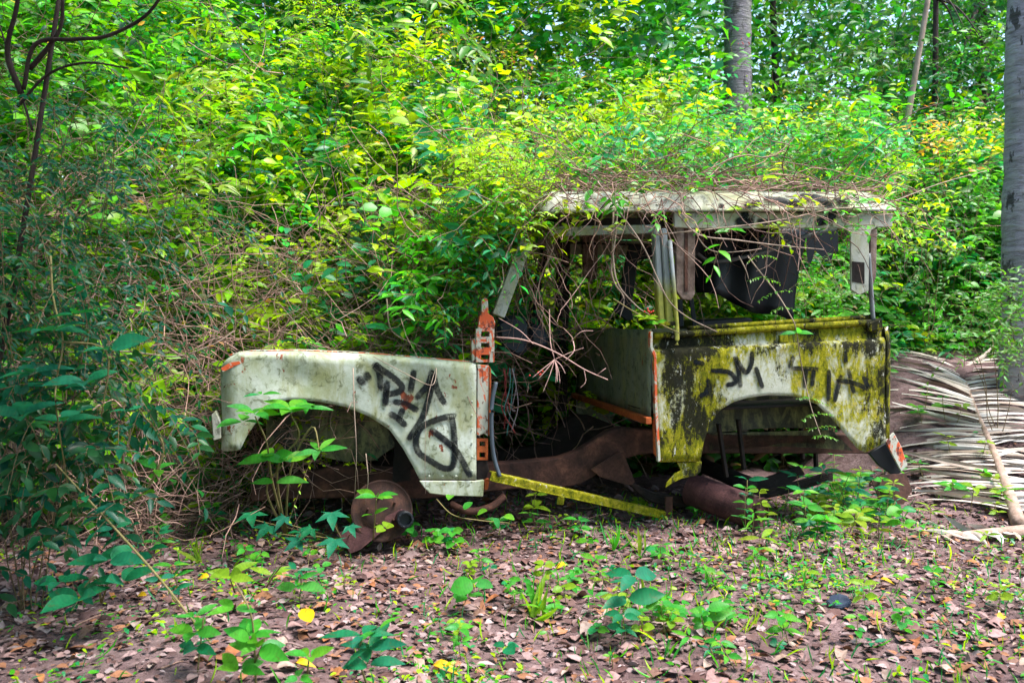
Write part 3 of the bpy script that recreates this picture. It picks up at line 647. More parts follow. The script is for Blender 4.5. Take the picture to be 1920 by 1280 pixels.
# ================================================================== SCRAP AROUND THE WRECK
def lathe(name, prof, mat, parent, n=32, M4=None, smooth=True):        # prof [(axial, radius)] around +X
    bm = bmesh.new(); rr = []
    for a, r in prof: rr.append([bm.verts.new((a, r * math.cos(2 * math.pi * k / n), r * math.sin(2 * math.pi * k / n))) for k in range(n)])
    for i in range(len(rr) - 1):
        for k in range(n): bm.faces.new((rr[i][k], rr[i + 1][k], rr[i + 1][(k + 1) % n], rr[i][(k + 1) % n]))
    o = from_bm(name, bm, mat, parent, smooth)
    if M4 is not None: o.matrix_basis = M4
    if smooth:
        try: o.data.set_sharp_from_angle(angle=R(40))
        except Exception: pass
    return o
def aim(a, b):
    a, b = Vector(a), Vector(b); return Matrix.Translation(a) @ (b - a).to_track_quat('X', 'Z').to_matrix().to_4x4()
ma, mb = at(1296, 917, 4.66), at(1424, 947, 4.36)
ma.z = max(ma.z, .09); mb.z = float(G(mb.x, mb.y)) + .078
mu = thing('exhaust_silencer', 'rusty purple-brown exhaust silencer drum lying under the rear wheel arch', 'silencer', (mb.x, mb.y, 0))
Mi = Matrix.Translation(-Vector((mb.x, mb.y, 0))); L_ = (mb - ma).length
lathe('drum', [(0, 0), (0, .080), (.006, .088), (.018, .086), (.03, .088), (L_ - .03, .088), (L_ - .018, .0865), (L_ - .008, .0905), (L_, .0895), (L_ + .001, .083), (L_ - .012, .079), (L_ - .010, 0)], 'rust_purple', mu, 40, Mi @ aim(ma, mb))
off = (mb - ma).normalized(); sidev = off.cross(Vector((0, 0, 1))).normalized()
tp = mb + sidev * .028 + Vector((0, 0, .012))
lathe('outlet_pipe', [(-.02, .024), (.015, .027), (.018, .031), (.028, .031), (.030, .027), (.055, .026), (.055, .021), (0, .020), (0, 0)], 'rust', mu, 24, Mi @ aim(tp, tp + off))
for k, (s_, an) in enumerate(((.25, .4), (.42, .75))):
    c = ma + off * L_ * (.3 + .25 * k); v = (Vector((0, 0, 1)) - sidev * -.6).normalized() * .0885
    lathe('rust_hole', [(0, 0), (0, .011 - .004 * k)], 'sheet', mu, 7, Mi @ aim(c + v, c + v * 1.2), False)

dc = at(716, 957, 4.06); dn = Vector((.22, -1, .28)).normalized()
dr = thing('brake_drum', 'rusted brake drum with black splined hub on the ground under the front wheel arch', 'brake drum', (dc.x, dc.y, 0))
Mi = Matrix.Translation(-Vector((dc.x, dc.y, 0)))
lathe('drum', [(-.06, 0), (-.06, .125), (-.05, .138), (.0, .140), (.006, .146), (.012, .146), (.014, .138), (.010, .130), (.016, .10), (.030, .085), (.032, .05), (.03, 0)], 'rust_drum', dr, 40, Mi @ aim(dc, dc + dn))
hc = at(760, 974, 3.98); hn = Vector((.30, -1, .12)).normalized()
lathe('hub', [(-.10, .040), (.0, .040), (.004, .036), (.004, .028), (-.02, .026), (-.02, 0)], 'black', dr, 28, Mi @ aim(hc, hc + hn))
q_ = hn.to_track_quat('X', 'Z')
for k in range(10):
    a = k * 2 * math.pi / 10; o_ = q_ @ Vector((0, math.cos(a), math.sin(a)))
    beam('hub_tooth', hc + o_ * .028 + hn * -.015 - Vector((dc.x, dc.y, 0)), hc + o_ * .034 + hn * .006 - Vector((dc.x, dc.y, 0)), .008, .008, 'black', dr, .001, tuple(hn.cross(o_)))
q_ = dn.to_track_quat('X', 'Z')
for k in range(5):
    a = k * 2 * math.pi / 5 + .5; o_ = q_ @ Vector((0, math.cos(a), math.sin(a))); b_ = dc + o_ * .068 + dn * .02 - Vector((dc.x, dc.y, 0))
    tube('wheel_stud', [b_, b_ + dn * .03], .007, 'rust', dr, 6)

def worldplate(name, px, Y, lean, thick, mat, label, cat):
    pts = [at(x, y, Y) for x, y in px]; base = min(pts, key=lambda p: p.z)
    bm = bmesh.new(); vs = [bm.verts.new((p.x - base.x, (p.z - base.z) * lean, p.z - base.z)) for p in pts]; f = bm.faces.new(vs)
    r = bmesh.ops.extrude_face_region(bm, geom=[f]); bmesh.ops.translate(bm, verts=[v for v in r['geom'] if isinstance(v, bmesh.types.BMVert)], vec=(0, thick, 0))
    o = from_bm(name, bm, mat); o.location = base; return tag(o, label, cat)
worldplate('scrap_metal', [(630, 1003), (657, 1037), (676, 1030), (708, 1004), (758, 962), (748, 960), (722, 972), (690, 984), (655, 992)], 3.97, .35, .005, 'rust_purple', 'pointed piece of rusty purple sheet metal leaning on the brake drum', 'scrap metal')
worldplate('scrap_metal', [(1640, 905), (1660, 893), (1706, 890), (1714, 920), (1694, 945), (1650, 940)], 4.55, .3, .006, 'rust', 'rusty brown sheet half hidden in weeds below the rear corner', 'scrap metal')
worldplate('scrap_metal', [(1395, 912), (1508, 878), (1516, 892), (1440, 930)], 4.75, .5, .02, 'rust_dark', 'dark flat bar lying behind the silencer under the tub', 'scrap metal')

# fallen door sill: mossy channel from the chassis down to the ground
ba = car_world(car(920, 893, -.03)); bb = onground(1252, 974); bb.z += .02
sill = thing('fallen_sill', 'yellow-green mossy metal channel slanting from the bulkhead to the ground', 'metal channel', (bb.x, bb.y, 0)); o3 = Vector((bb.x, bb.y, 0))
beam('channel_web', ba - o3, bb - o3, .036, .006, 'moss', sill, .001, (0, 1, 0))
up_ = Vector((0, 0, .018))
beam('channel_lip', ba - o3 + up_ + Vector((0, .018, 0)), bb - o3 + up_ + Vector((0, .018, 0)), .006, .04, 'moss', sill, .001)
beam('channel_lip', ba - o3 - up_ + Vector((0, .012, 0)), bb - o3 - up_ + Vector((0, .012, 0)), .006, .03, 'moss', sill, .001)
c = ba.lerp(bb, .37) - o3; beam('sill_tab', c + Vector((0, 0, -.02)), c + Vector((-.004, .01, -.065)), .035, .008, 'moss', sill)
c = bb - o3; beam('end_bracket', c + Vector((.002, -.008, -.01)), c + Vector((.006, .004, .105)), .042, .012, 'rust', sill)

# dark blue scrap on the path
p = onground(1572, 1137); bm = bmesh.new()
outl = [(-.035, -.02), (-.01, -.032), (.03, -.028), (.045, -.01), (.04, .018), (.015, .032), (-.02, .03), (-.03, .012), (-.045, .008)]
vs = [bm.verts.new((x, y * 1.2, .012 + .02 * (y + .03) / .06 + .006 * math.sin(50 * x))) for x, y in outl]; f = bm.faces.new(vs)
r = bmesh.ops.extrude_face_region(bm, geom=[f]); bmesh.ops.translate(bm, verts=[v for v in r['geom'] if isinstance(v, bmesh.types.BMVert)], vec=(0, 0, .012))
bmesh.ops.bevel(bm, geom=list(bm.edges), offset=.003, segments=2, affect='EDGES')
o = from_bm('rubber_scrap', bm, plain('navy_rubber', (.012, .022, .045), .5)); o.location = (p.x, p.y, p.z - .008); tag(o, 'small dark navy piece of rubber lying on the leaf litter', 'scrap')

# ================================================================== VEGETATION
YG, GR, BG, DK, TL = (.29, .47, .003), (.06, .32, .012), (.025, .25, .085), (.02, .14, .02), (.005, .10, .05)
STAT = [(-5.0, [(3.6, 0), (3.6, .8), (3.8, 1.6), (4.3, 2.5), (5.2, 3.6), (6.6, 5.0)]),
        (-3.2, [(3.9, 0), (3.8, .7), (4.0, 1.4), (4.6, 2.2), (5.3, 3.1), (6.6, 4.3)]),
        (-2.2, [(4.45, 0), (4.35, .5), (4.5, 1.0), (4.9, 1.7), (5.5, 2.5), (7.0, 3.7)]),
        (-1.45, [(4.45, 0), (4.45, .5), (4.65, .98), (5.2, 1.5), (5.8, 2.3), (7.2, 3.5)]),
        (-0.85, [(4.42, .76), (4.45, .86), (4.6, .98), (5.2, 1.35), (5.9, 2.1), (7.4, 3.4)]),
        (-0.25, [(4.55, .86), (4.60, 1.1), (4.75, 1.45), (5.1, 1.85), (5.9, 2.3), (7.4, 3.3)]),
        (0.25, [(6.1, .1), (6.05, .8), (6.0, 1.5), (6.05, 2.0), (6.5, 2.5), (7.8, 3.3)]),
        (1.6, [(6.6, .2), (6.6, .8), (6.6, 1.4), (6.6, 1.9), (6.9, 2.4), (8.0, 2.9)]),
        (2.4, [(6.5, .5), (6.6, .9), (6.9, 1.3), (7.3, 1.7), (7.8, 2.2), (8.6, 2.7)]),
        (3.2, [(6.7, .75), (6.9, 1.1), (7.2, 1.5), (7.6, 1.9), (8.0, 2.4), (8.8, 3.0)]),
        (6.0, [(5.8, .8), (6.2, 1.3), (6.8, 1.9), (7.4, 2.6), (8.0, 3.4), (9.0, 4.6)])]
SX = np.array([s[0] for s in STAT]); SP = np.array([s[1] for s in STAT], float)       # (11,6,2)
def surf(X, s):
    """point and outward normal of the thicket's face at X, s in 0..1 from foot to crest"""
    i = np.clip(np.searchsorted(SX, X) - 1, 0, len(SX) - 2); f = ((X - SX[i]) / (SX[i + 1] - SX[i]))[:, None]
    k = np.clip((s * 5).astype(int), 0, 4); g = (s * 5 - k)[:, None]
    P = (SP[i, k] * (1 - g) + SP[i, k + 1] * g) * (1 - f) + (SP[i + 1, k] * (1 - g) + SP[i + 1, k + 1] * g) * f
    T = (SP[i, k + 1] - SP[i, k]) * (1 - f) + (SP[i + 1, k + 1] - SP[i + 1, k]) * f
    p = np.stack([X, P[:, 0], P[:, 1]], 1); n = norm(np.stack([np.zeros_like(X), -T[:, 1], T[:, 0]], 1))
    bump = .16 * np.sin(3.1 * X + 5 * s) + .12 * np.sin(6.3 * X - 9 * s + 1) + .08 * np.sin(11 * X + 17 * s)
    return p + n * bump[:, None], n
def acc(): return [[] for _ in range(6)]
def push(A, sp): [A[i].append(sp[i]) for i in range(6)]
def build(name, A, mat='thicket', hi=True, parent=None):
    P, D, N, L, W_, C = [np.concatenate(a) for a in A]
    return link(name, leaf_mesh(name, P, D, N, L, W_, C, hi), mat, parent)

# ---- the thicket: clumps of sprays over the whole face
A, AF, stems = acc(), acc(), []
def clump(c, nrm_, base, n_, rad, big=1.0):
    O = c + rng.normal(0, rad * .55, (n_, 3)); Dv = norm(nrm_ * .75 + rng.normal(0, .6, (n_, 3)) + np.array([0, 0, .3]))
    kind = rng.random(); one = np.ones(n_)
    if kind < .60:   k, LL, asp = 6, rng.uniform(.05, .125), rng.uniform(.50, .72)        # ovate
    elif kind < .80: k, LL, asp = 6, rng.uniform(.10, .18), rng.uniform(.30, .44)          # long
    else:            k, LL, asp = 16, rng.uniform(.03, .045), .5                           # feathery
    sp = sprays(O, Dv, rng.uniform(.16, .38, n_) * big, k, one * LL * big, one * asp, rng.uniform(.1, .6, n_), np.tile(base, (n_, 1)), jit=.38 if kind < .8 else .2, ang=1.0 if kind < .8 else 1.25)
    push(A if kind < .8 else AF, sp); stems.append(sp[6])
NC = 1050
cx = rng.uniform(-4.6, 4.9, NC); cs = rng.uniform(0, 1, NC) ** .9
cp, cn = surf(cx, cs)
for i in range(NC):
    X, s = cx[i], cs[i]; u = rng.random()
    if (s < .36 and X < .3 and u < .75) or (s < .5 and -2.7 < X < .0 and u < .6): continue                  # drier, twiggier foot
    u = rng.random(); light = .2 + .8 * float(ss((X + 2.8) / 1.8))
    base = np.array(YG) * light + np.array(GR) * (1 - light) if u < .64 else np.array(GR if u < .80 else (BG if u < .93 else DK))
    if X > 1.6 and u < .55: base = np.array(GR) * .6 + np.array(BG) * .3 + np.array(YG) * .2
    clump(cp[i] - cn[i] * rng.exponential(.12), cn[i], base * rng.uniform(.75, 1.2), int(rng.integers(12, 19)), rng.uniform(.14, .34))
for i in range(230):                                            # higher growth behind the crest
    X = rng.uniform(-5.5, 1.4); c = np.array([X, rng.uniform(7.3, 9.3), rng.uniform(2.0, 5.2)]); u = rng.random()
    clump(c, np.array([0, -.7, .7]), np.array(YG if u < .5 else GR if u < .85 else BG) * rng.uniform(.75, 1.15), 14, .5, 1.35)
for i in range(90):
    X = rng.uniform(1.2, 6.0); c = np.array([X, rng.uniform(8.6, 10.2), rng.uniform(.8, 3.4)]); u = rng.random()
    clump(c, np.array([0, -.7, .7]), np.array(GR if u < .6 else BG) * rng.uniform(.8, 1.15), 13, .5, 1.4)
# inner fill behind the face
NF = 34000
X = rng.uniform(-4.8, 5.2, NF); s = rng.uniform(0, 1, NF); p, n_ = surf(X, s)
p = p - n_ * (.12 + rng.exponential(.35, NF))[:, None]; keep = (p[:, 2] > 0.02) & ~((s < .45) & (X < .3) & (rng.random(NF) < .75)); p = p[keep]; k = len(p)
pal = np.array([YG, GR, BG, DK])[rng.integers(0, 4, k)] * rng.uniform(.6, 1.1, (k, 1))
push(AF, (p, rng.normal(0, 1, (k, 3)) * [1, 1, .4], rng.normal(0, .5, (k, 3)) + [0, -.7, .8], rng.uniform(.07, .13, k), rng.uniform(.04, .075, k), pal))
NF = 9000                                 # undergrowth along the far side of the wreck
t_ = rng.uniform(-2.4, 2.2, NF); w_ = rng.uniform(1.56, 2.3, NF); p = np.stack([P0.x + U.x * t_ + Wd.x * w_, P0.y + U.y * t_ + Wd.y * w_, rng.uniform(0, .85, NF)], 1)
push(AF, (p, rng.normal(0, 1, (NF, 3)) * [1, 1, .5], rng.normal(0, .6, (NF, 3)) + [0, -.7, .6], rng.uniform(.08, .16, NF), rng.uniform(.05, .09, NF), np.array([GR, DK, (.10, .07, .04)])[rng.integers(0, 3, NF)] * rng.uniform(.4, .9, (NF, 1))))
NF = 40000                                # growth further back closes the gaps
c = np.stack([rng.uniform(-8, 2.0, NF), rng.uniform(7.8, 11, NF), rng.uniform(0, 6.2, NF)], 1); c2 = np.stack([rng.uniform(1.5, 9, 22000), rng.uniform(9.5, 12, 22000), 6.5 * rng.random(22000) ** 1.3], 1); p = np.concatenate([c, c2]); k = len(p)
push(AF, (p, rng.normal(0, 1, (k, 3)) * [1, 1, .5], rng.normal(0, .5, (k, 3)) + [0, -.7, .8], rng.uniform(.10, .22, k), rng.uniform(.06, .11, k), np.array([GR, GR, BG, DK])[rng.integers(0, 4, k)] * rng.uniform(.6, 1.1, (k, 1))))
# scattered pale, orange and yellow leaves
NF = 500
X = rng.uniform(-3.5, 3.2, NF); s = rng.uniform(.2, 1, NF); p, n_ = surf(X, s); p = p + n_ * .12
pal = np.array([(.42, .22, .05), (.5, .38, .03), (.30, .36, .22), (.45, .25, .12)])[rng.integers(0, 4, NF)]
push(A, (p, rng.normal(0, 1, (NF, 3)) * [1, 1, .4], rng.normal(0, .5, (NF, 3)) + [0, 0, 1], rng.uniform(.04, .08, NF), rng.uniform(.02, .04, NF), pal))
tag(build('thicket_ferns', AF, hi=False), 'feathery and inner foliage of the green thicket', None, None, 'stuff')
tag(build('thicket', A), 'tangled wall of bright green creepers and shrubs behind and over the wreck', None, None, 'stuff')
st = np.concatenate(stems)[:, ::2]; tm = tubes_mesh('thicket_stems', st, rng.uniform(.0015, .003, len(st)), np.tile([.45, .5, .28], (len(st), 1)))
tag(link('thicket_stems', tm, 'twig'), 'fine stems carrying the leaves of the thicket', None, None, 'stuff')

# ---- leaves spilling over bonnet, windscreen and roof
A, stems = acc(), []
spots = []
def over(px, py, w_, n, spread, kind, col, out=.0): spots.append((np.array(car_world(car(px, py, w_))) , n, spread, kind, np.array(col), out))
for px in range(560, 900, 34): over(px, 645 + random.uniform(-10, 8), .35 + .25 * random.random(), 3, .07, random.choice('oof'), random.choice([YG, GR, BG]))
for k in range(54):                      # windscreen and A-pillar swell
    f = random.random() ** .7; over(790 + 150 * f + random.uniform(-30, 40), 590 - 190 * f + random.uniform(-30, 30), random.uniform(.05, .5), 9, .09, random.choice('ofl'), random.choice([YG, GR, GR, BG]))
for k in range(46): over(random.uniform(880, 1010), random.uniform(300, 430), random.uniform(-.05, .4), 9, .09, random.choice('of'), random.choice([YG, YG, GR]))
for k in range(84): over(random.uniform(1040, 1680), random.uniform(250, 322), random.uniform(.2, 1.1), 11, .11, random.choice('ool'), random.choice([YG, GR, GR, BG]))
for k in range(26): over(random.uniform(1060, 1640), random.uniform(355, 425), random.uniform(-.08, -.02), 2, .05, random.choice('ol'), random.choice([YG, GR]))
for k in range(14): over(random.uniform(1640, 1760), random.uniform(330, 430), random.uniform(.2, .7), 7, .1, random.choice('of'), random.choice([YG, GR]))
for (c, n_, spread, kind, col, out) in spots:
    one = np.ones(n_); O = c + rng.normal(0, spread, (n_, 3)); Dv = norm(rng.normal(0, .7, (n_, 3)) + np.array([0, -.55, .25]))
    k, LL, asp = {'o': (6, random.uniform(.04, .07), .5), 'l': (5, random.uniform(.07, .11), .36), 'f': (14, .03, .42)}[kind]
    sp = sprays(O, Dv, rng.uniform(.10, .26, n_), k, one * LL, one * asp, rng.uniform(.1, .6, n_), np.tile(col * random.uniform(.8, 1.2), (n_, 1)), jit=.4, ang=1.05)
    push(A, sp); stems.append(sp[6])
tag(build('creeper_leaves', A), 'leafy creepers trailing over the bonnet, windscreen and roof of the wreck', None, None, 'stuff')
st = np.concatenate(stems)[:, ::2]; tag(link('creeper_stems', tubes_mesh('creeper_stems', st, rng.uniform(.0012, .0025, len(st)), np.tile([.6, .55, .35], (len(st), 1))), 'twig'), 'thin stems of the creepers on the wreck', None, None, 'stuff')

# ---- dry vine tangle
PL, RD = [], []
def tangle(P, D, L, rad, K=9, wob=.35, droop=.2): PL.append(wander(np.asarray(P, float), np.asarray(D, float), np.asarray(L, float), K, wob, droop)); RD.append(rad)
n = 620                                   # mat on the roof
t_ = rng.uniform(-.55, 1.3, n); w_ = rng.uniform(.0, 1.3, n) ** 1.2; z_ = 1.745 + rng.uniform(0, .19, n) * np.exp(-((t_ - .15) / .75) ** 2) * (0.35 + w_.clip(0, .65)) + .02
P = np.stack([P0.x + U.x * t_ + Wd.x * w_, P0.y + U.y * t_ + Wd.y * w_, z_], 1)
D = rng.normal(0, 1, (n, 3)) * [1, .45, .12]
tangle(P, D, rng.uniform(.25, .9, n), rng.uniform(.0016, .0042, n), 10, .28, .15)
n = 150                                   # falling over the gutter
t_ = -.65 + 1.9 * rng.random(n) ** 1.6; P = np.stack([P0.x + U.x * t_, P0.y + U.y * t_ - .03, np.full(n, 1.70) + rng.normal(0, .03, n)], 1)
tangle(P, np.stack([rng.normal(0, 1, n), rng.uniform(-.5, 0, n), rng.uniform(-.6, .25, n)], 1), rng.uniform(.15, .7, n), rng.uniform(.0015, .0035, n), 10, .32, .55)
n = 46                                    # hanging in the door opening, mostly behind the A-pillar
t_ = np.where(rng.random(n) < .75, rng.uniform(-.75, -.45, n), rng.uniform(-.45, .0, n)); w_ = rng.uniform(.0, .5, n)
P = np.stack([P0.x + U.x * t_ + Wd.x * w_, P0.y + U.y * t_ + Wd.y * w_, rng.uniform(1.35, 1.62, n)], 1)
tangle(P, np.stack([rng.normal(.05, .3, n), rng.normal(0, .2, n), np.full(n, -1.)], 1), rng.uniform(.3, .9, n), rng.uniform(.0014, .003, n), 12, .22, .6)
n = 520                                   # brush inside and behind the cab
t_ = rng.uniform(-.95, 1.0, n); w_ = np.where(t_ > .0, rng.uniform(1.7, 2.5, n), rng.uniform(.75, 2.3, n))
P = np.stack([P0.x + U.x * t_ + Wd.x * w_, P0.y + U.y * t_ + Wd.y * w_, rng.uniform(.1, 1.5, n)], 1)
tangle(P, rng.normal(0, 1, (n, 3)) * [.8, .5, .8], rng.uniform(.3, .9, n), rng.uniform(.0018, .006, n), 9, .22, .1)
n = 3300                                  # dry foot of the thicket, left of and over the bonnet
X = np.where(rng.random(n) < .6, rng.uniform(-3.3, -1.2, n), rng.uniform(-1.3, -.05, n)); s = rng.uniform(0, 1, n) ** 1.3 * .66
p, nn = surf(X, s); p = p + nn * rng.normal(.06, .12, (n, 1)); p[:, 2] = np.maximum(p[:, 2], .03)
tangle(p, rng.normal(0, 1, (n, 3)) * [1, .5, .7], rng.uniform(.2, .8, n), rng.uniform(.0014, .004, n), 7, .36, .25)
n = 700                                   # stems across the rest of the face
X = rng.uniform(-3.6, 4.6, n); s = rng.uniform(.3, 1, n); p, nn = surf(X, s); p = p + nn * .06
tangle(p, rng.normal(0, 1, (n, 3)) * [1, .3, .6] + [0, 0, .2], rng.uniform(.3, 1.0, n), rng.uniform(.0016, .0045, n), 9, .22, .3)
objs = []
for k, (pl, rd) in enumerate(zip(PL, RD)):
    nm, lb = [('roof_vine_mat', 'thick mat of dry pinkish-brown vines heaped on the roof'), ('gutter_vines', 'dry vine ends tumbling over the roof gutter'), ('cab_vines', 'dry strands hanging in the front door opening'), ('cab_brush', 'dead brush filling the cab and the ground behind it'), ('dry_undergrowth', 'dry brown stems at the foot of the thicket and over the bonnet'), ('thicket_vines', 'thin bare vine stems crossing the green thicket')][k]
    tag(link(nm, tubes_mesh(nm, pl, rd, twigcol(len(rd)), 4 if k in (0, 1, 2) else 3), 'twig'), lb, None, None, 'stuff')

# ---- far wood and trees
A = acc(); NC = 1250
c = np.stack([rng.uniform(-10, 13, NC), rng.uniform(11, 20, NC), 10 * rng.random(NC) + .2], 1)
for i in range(NC):
    n_ = 12; one = np.ones(n_); col = np.array([(.13, .27, .05), (.08, .22, .08), (.18, .30, .05), (.07, .20, .11)][rng.integers(0, 4)]) * rng.uniform(.8, 1.25)
    O = c[i] + rng.normal(0, .5, (n_, 3)); Dv = norm(rng.normal(0, .8, (n_, 3)) + [0, -.2, .1])
    push(A, sprays(O, Dv, rng.uniform(.5, 1.0, n_), 8, one * rng.uniform(.16, .32), one * .46, rng.uniform(.1, .6, n_), np.tile(col, (n_, 1)), jit=.5))
n_ = 16000                                # low growth closing the view between the trunks
p = np.stack([rng.uniform(-15, 17, n_), rng.uniform(12, 15, n_), rng.uniform(0, 3.2, n_)], 1)
push(A, (p, rng.normal(0, 1, (n_, 3)), rng.normal(0, .5, (n_, 3)) + [0, -.8, .6], rng.uniform(.2, .4, n_), rng.uniform(.12, .22, n_), np.array([GR, BG, DK])[rng.integers(0, 3, n_)] * rng.uniform(.5, 1, (n_, 1))))
for i in range(750):                      # the wood goes on round the clearing, behind the camera too
    a_ = rng.uniform(R(115), R(425)); r_ = rng.uniform(7.5, 12); c_ = np.array([r_ * math.sin(a_), 3 + r_ * math.cos(a_), 8.5 * rng.random()]); n_ = 9; one = np.ones(n_)
    if c_[1] > 9: continue
    push(A, sprays(c_ + rng.normal(0, .5, (n_, 3)), norm(rng.normal(0, .8, (n_, 3))), rng.uniform(.5, 1.0, n_), 8, one * .34, one * .5, rng.uniform(.1, .6, n_), np.tile(np.array([GR, DK, BG][rng.integers(0, 3)]) * .8, (n_, 1)), jit=.6))
tag(build('far_wood', A, hi=False), 'hazy bright green wood far behind the thicket', None, None, 'stuff')

def trunk_obj(name, pts, rad, mat, parent, sides=12, rings=0, n=10):
    s = spline(pts, n); f = np.linspace(0, 1, len(s)); r = np.interp(f, np.linspace(0, 1, len(rad)), rad)
    if rings: r = r * (1 + .05 * np.abs(np.sin(f * math.pi * rings + 1.5 * np.sin(f * 23))) + .03 * np.sin(f * 37) + .02 * np.sin(f * 91))
    bm = bmesh.new(); tube_bm(bm, s, list(r), sides); return from_bm(name, bm, mat, parent, True)
def tree(name, label, base, top, rad, mat, crown=None, group=None, mid=(0, 0, 0), sides=10, rings=0, limbs=3):
    base, top = Vector(base), Vector(top); g = float(G(base.x, base.y)); base.z = g - .05
    o = thing(name, label, 'tree', base, 0, group); m = (top - base) * .5 + Vector(mid)
    trunk_obj('trunk', [(0, 0, 0), m, top - base], [rad, rad * .85, rad * .65], mat, o, sides, rings, 40 if rings else 8)
    if crown:
        ctr, R_, n_, LL, col = crown; AA = acc(); ctr = np.array(ctr) - np.array(base)
        for k in range(limbs):
            e = Vector(ctr + rng.normal(0, R_ * .5, 3)); trunk_obj('limb', [tuple((top - base) * .75), tuple(((top - base) * .75).lerp(e, .5) + Vector((0, 0, .1))), tuple(e)], [rad * .4, rad * .25, rad * .1], mat, o, 6)
        O = ctr + rng.normal(0, 1, (n_, 3)) * R_ * np.array([.55, .5, .4]); one = np.ones(n_)
        if base.y < 4: ow = O + np.array(base); O = O[(ow[:, 2] > 2.05 + .42 * np.maximum(ow[:, 1], .5)) & (ow[:, 0] < .6)]; n_ = len(O); one = np.ones(n_)
        push(AA, sprays(O, norm(rng.normal(0, .8, (n_, 3)) + [0, -.2, .0]), rng.uniform(.3, .6, n_), 8, one * LL, one * .42, rng.uniform(.1, .5, n_), np.array(col) * rng.uniform(.6, 1.3, (n_, 1)), jit=.5))
        f = build('crown', AA, parent=o); f['kind'] = 'stuff'
    return o
tree('palm_tree', 'stout palm with pale lilac-grey ringed bark at the right edge', at(1926, 640, 5.9), at(1930, -900, 5.9), .165, 'palm', None, None, (.02, 0, 0), 28, 46)
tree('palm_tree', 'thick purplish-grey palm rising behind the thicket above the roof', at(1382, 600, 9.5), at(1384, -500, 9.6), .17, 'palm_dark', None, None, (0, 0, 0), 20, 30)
tree('sapling_tree', 'thin tan trunk leaning right at top right, behind the vines', at(1640, 300, 8.2), at(1745, -30, 8.0), .036, 'bark_tan', None)
tree('broadleaf_tree', 'dark green leafy tree at the top right beside the ringed palm', at(1860, 500, 9.6), at(1830, -200, 9.8), .09, 'bark', (tuple(at(1800, 40, 9.2)), 1.0, 150, .12, (.02, .10, .03)))
tree('broadleaf_tree', 'slender tree with pale bark behind the middle of the thicket', at(1470, 500, 10.5), at(1435, -400, 10.8), .05, 'bark', (tuple(at(1500, -60, 10.6)), 1.2, 110, .14, (.09, .20, .03)))
tree('broadleaf_tree', 'dark trunk among foliage above the centre of the thicket', at(765, 400, 9.5), at(770, -300, 9.8), .10, 'bark', (tuple(at(690, -40, 9.6)), 1.1, 110, .13, (.07, .18, .03)))
tree('broadleaf_tree', 'thin twin-stemmed tree at top centre behind the yellow-green shrubs', at(850, 400, 10.5), at(862, -300, 10.6), .05, 'bark_tan', (tuple(at(930, -80, 10.4)), 1.1, 90, .14, (.08, .19, .04)))
tree('broadleaf_tree', 'thin dark trunk with fern-like leaves near the right-hand palm', at(1752, 500, 8.8), at(1756, -200, 8.9), .035, 'bark', (tuple(at(1745, 110, 8.7)), .5, 60, .05, (.03, .11, .04)))
# dark branching tree at the left with an unseen canopy added overhead to shade the left of the clearing
lt = tree('branching_tree', 'dark slim tree forking at the upper left edge', at(-120, 640, 3.3), at(120, -60, 3.3), .013, 'bark', (tuple(Vector((-1.5, 2.1, 3.7))), 1.8, 1300, .12, (.03, .12, .02)), None, (.02, 0, -.1), limbs=1)
AA = acc(); n_ = 1300; one = np.ones(n_); push(AA, sprays(np.array([-3.0, 2.7, 4.2]) - np.array(lt.location) + rng.normal(0, 1, (n_, 3)) * [.9, .9, .3], norm(rng.normal(0, .8, (n_, 3))), rng.uniform(.3, .6, n_), 8, one * .12, one * .45, rng.uniform(.1, .5, n_), np.tile(DK, (n_, 1)))); build('crown', AA, parent=lt)['kind'] = 'stuff'  # second crown out of view, added to deepen the shade at the left
for pts, r in (([(44, 168), (66, 84), (140, 74), (200, 68), (270, 32), (312, -20)], .009), ([(40, 176), (14, 100), (30, 20), (40, -40)], .012), ([(33, 200), (90, 140), (160, 118), (240, 128)], .006), ([(56, 130), (110, 60), (118, 0)], .010)):
    q0 = [at(x, y, 3.3 - .04 * i) - lt.location for i, (x, y) in enumerate(pts)]; trunk_obj('branch', q0, [r, r * .8, r * .6], 'bark', lt, 6)

# ---- shrubs that stand out of the thicket
def shrub(name, label, c, R_, n_, LL, asp, k, col, group=None, droop=(.1, .5), Ls=(.2, .45), dirb=(0, -.4, .5), var=.2, nst=4):
    c = np.array(c); g = float(G(c[0], c[1])); o = thing(name, label, 'shrub', (c[0], c[1], g), 0, group); cl = c - np.array([c[0], c[1], g]); AA = acc(); one = np.ones(n_)
    O = cl + rng.normal(0, 1, (n_, 3)) * np.array(R_) * .5; cc = np.array(col); cc = cc[rng.integers(0, len(cc), n_)] if cc.ndim == 2 else np.tile(cc, (n_, 1))
    sp = sprays(O, norm(rng.normal(0, .6, (n_, 3)) + np.array(dirb)), rng.uniform(*Ls, n_), k, one * LL, one * asp, rng.uniform(*droop, n_), cc, var, jit=.3)
    push(AA, sp); f = build('foliage', AA, parent=o); f['kind'] = 'stuff'
    m = nst; st_ = np.stack([np.linspace(np.zeros(3), O[j], 5) + rng.normal(0, .02, (5, 3)) for j in range(m)])
    PLs = np.concatenate([sp[6], st_]); s_ = link('stems', tubes_mesh('stems', PLs, np.concatenate([np.full(len(sp[6]), .002), np.full(m, .0035)]), np.tile([.5, .5, .3], (len(PLs), 1))), 'twig', o); s_['kind'] = 'stuff'
    return o
shrub('shrub', 'yellow and orange leaved shrub beside the ringed palm at the right', at(1780, 270, 6.9), (.5, .3, .32), 34, .075, .48, 6, [(.55, .36, .015), (.5, .25, .02), (.5, .42, .02), (.10, .2, .02)])
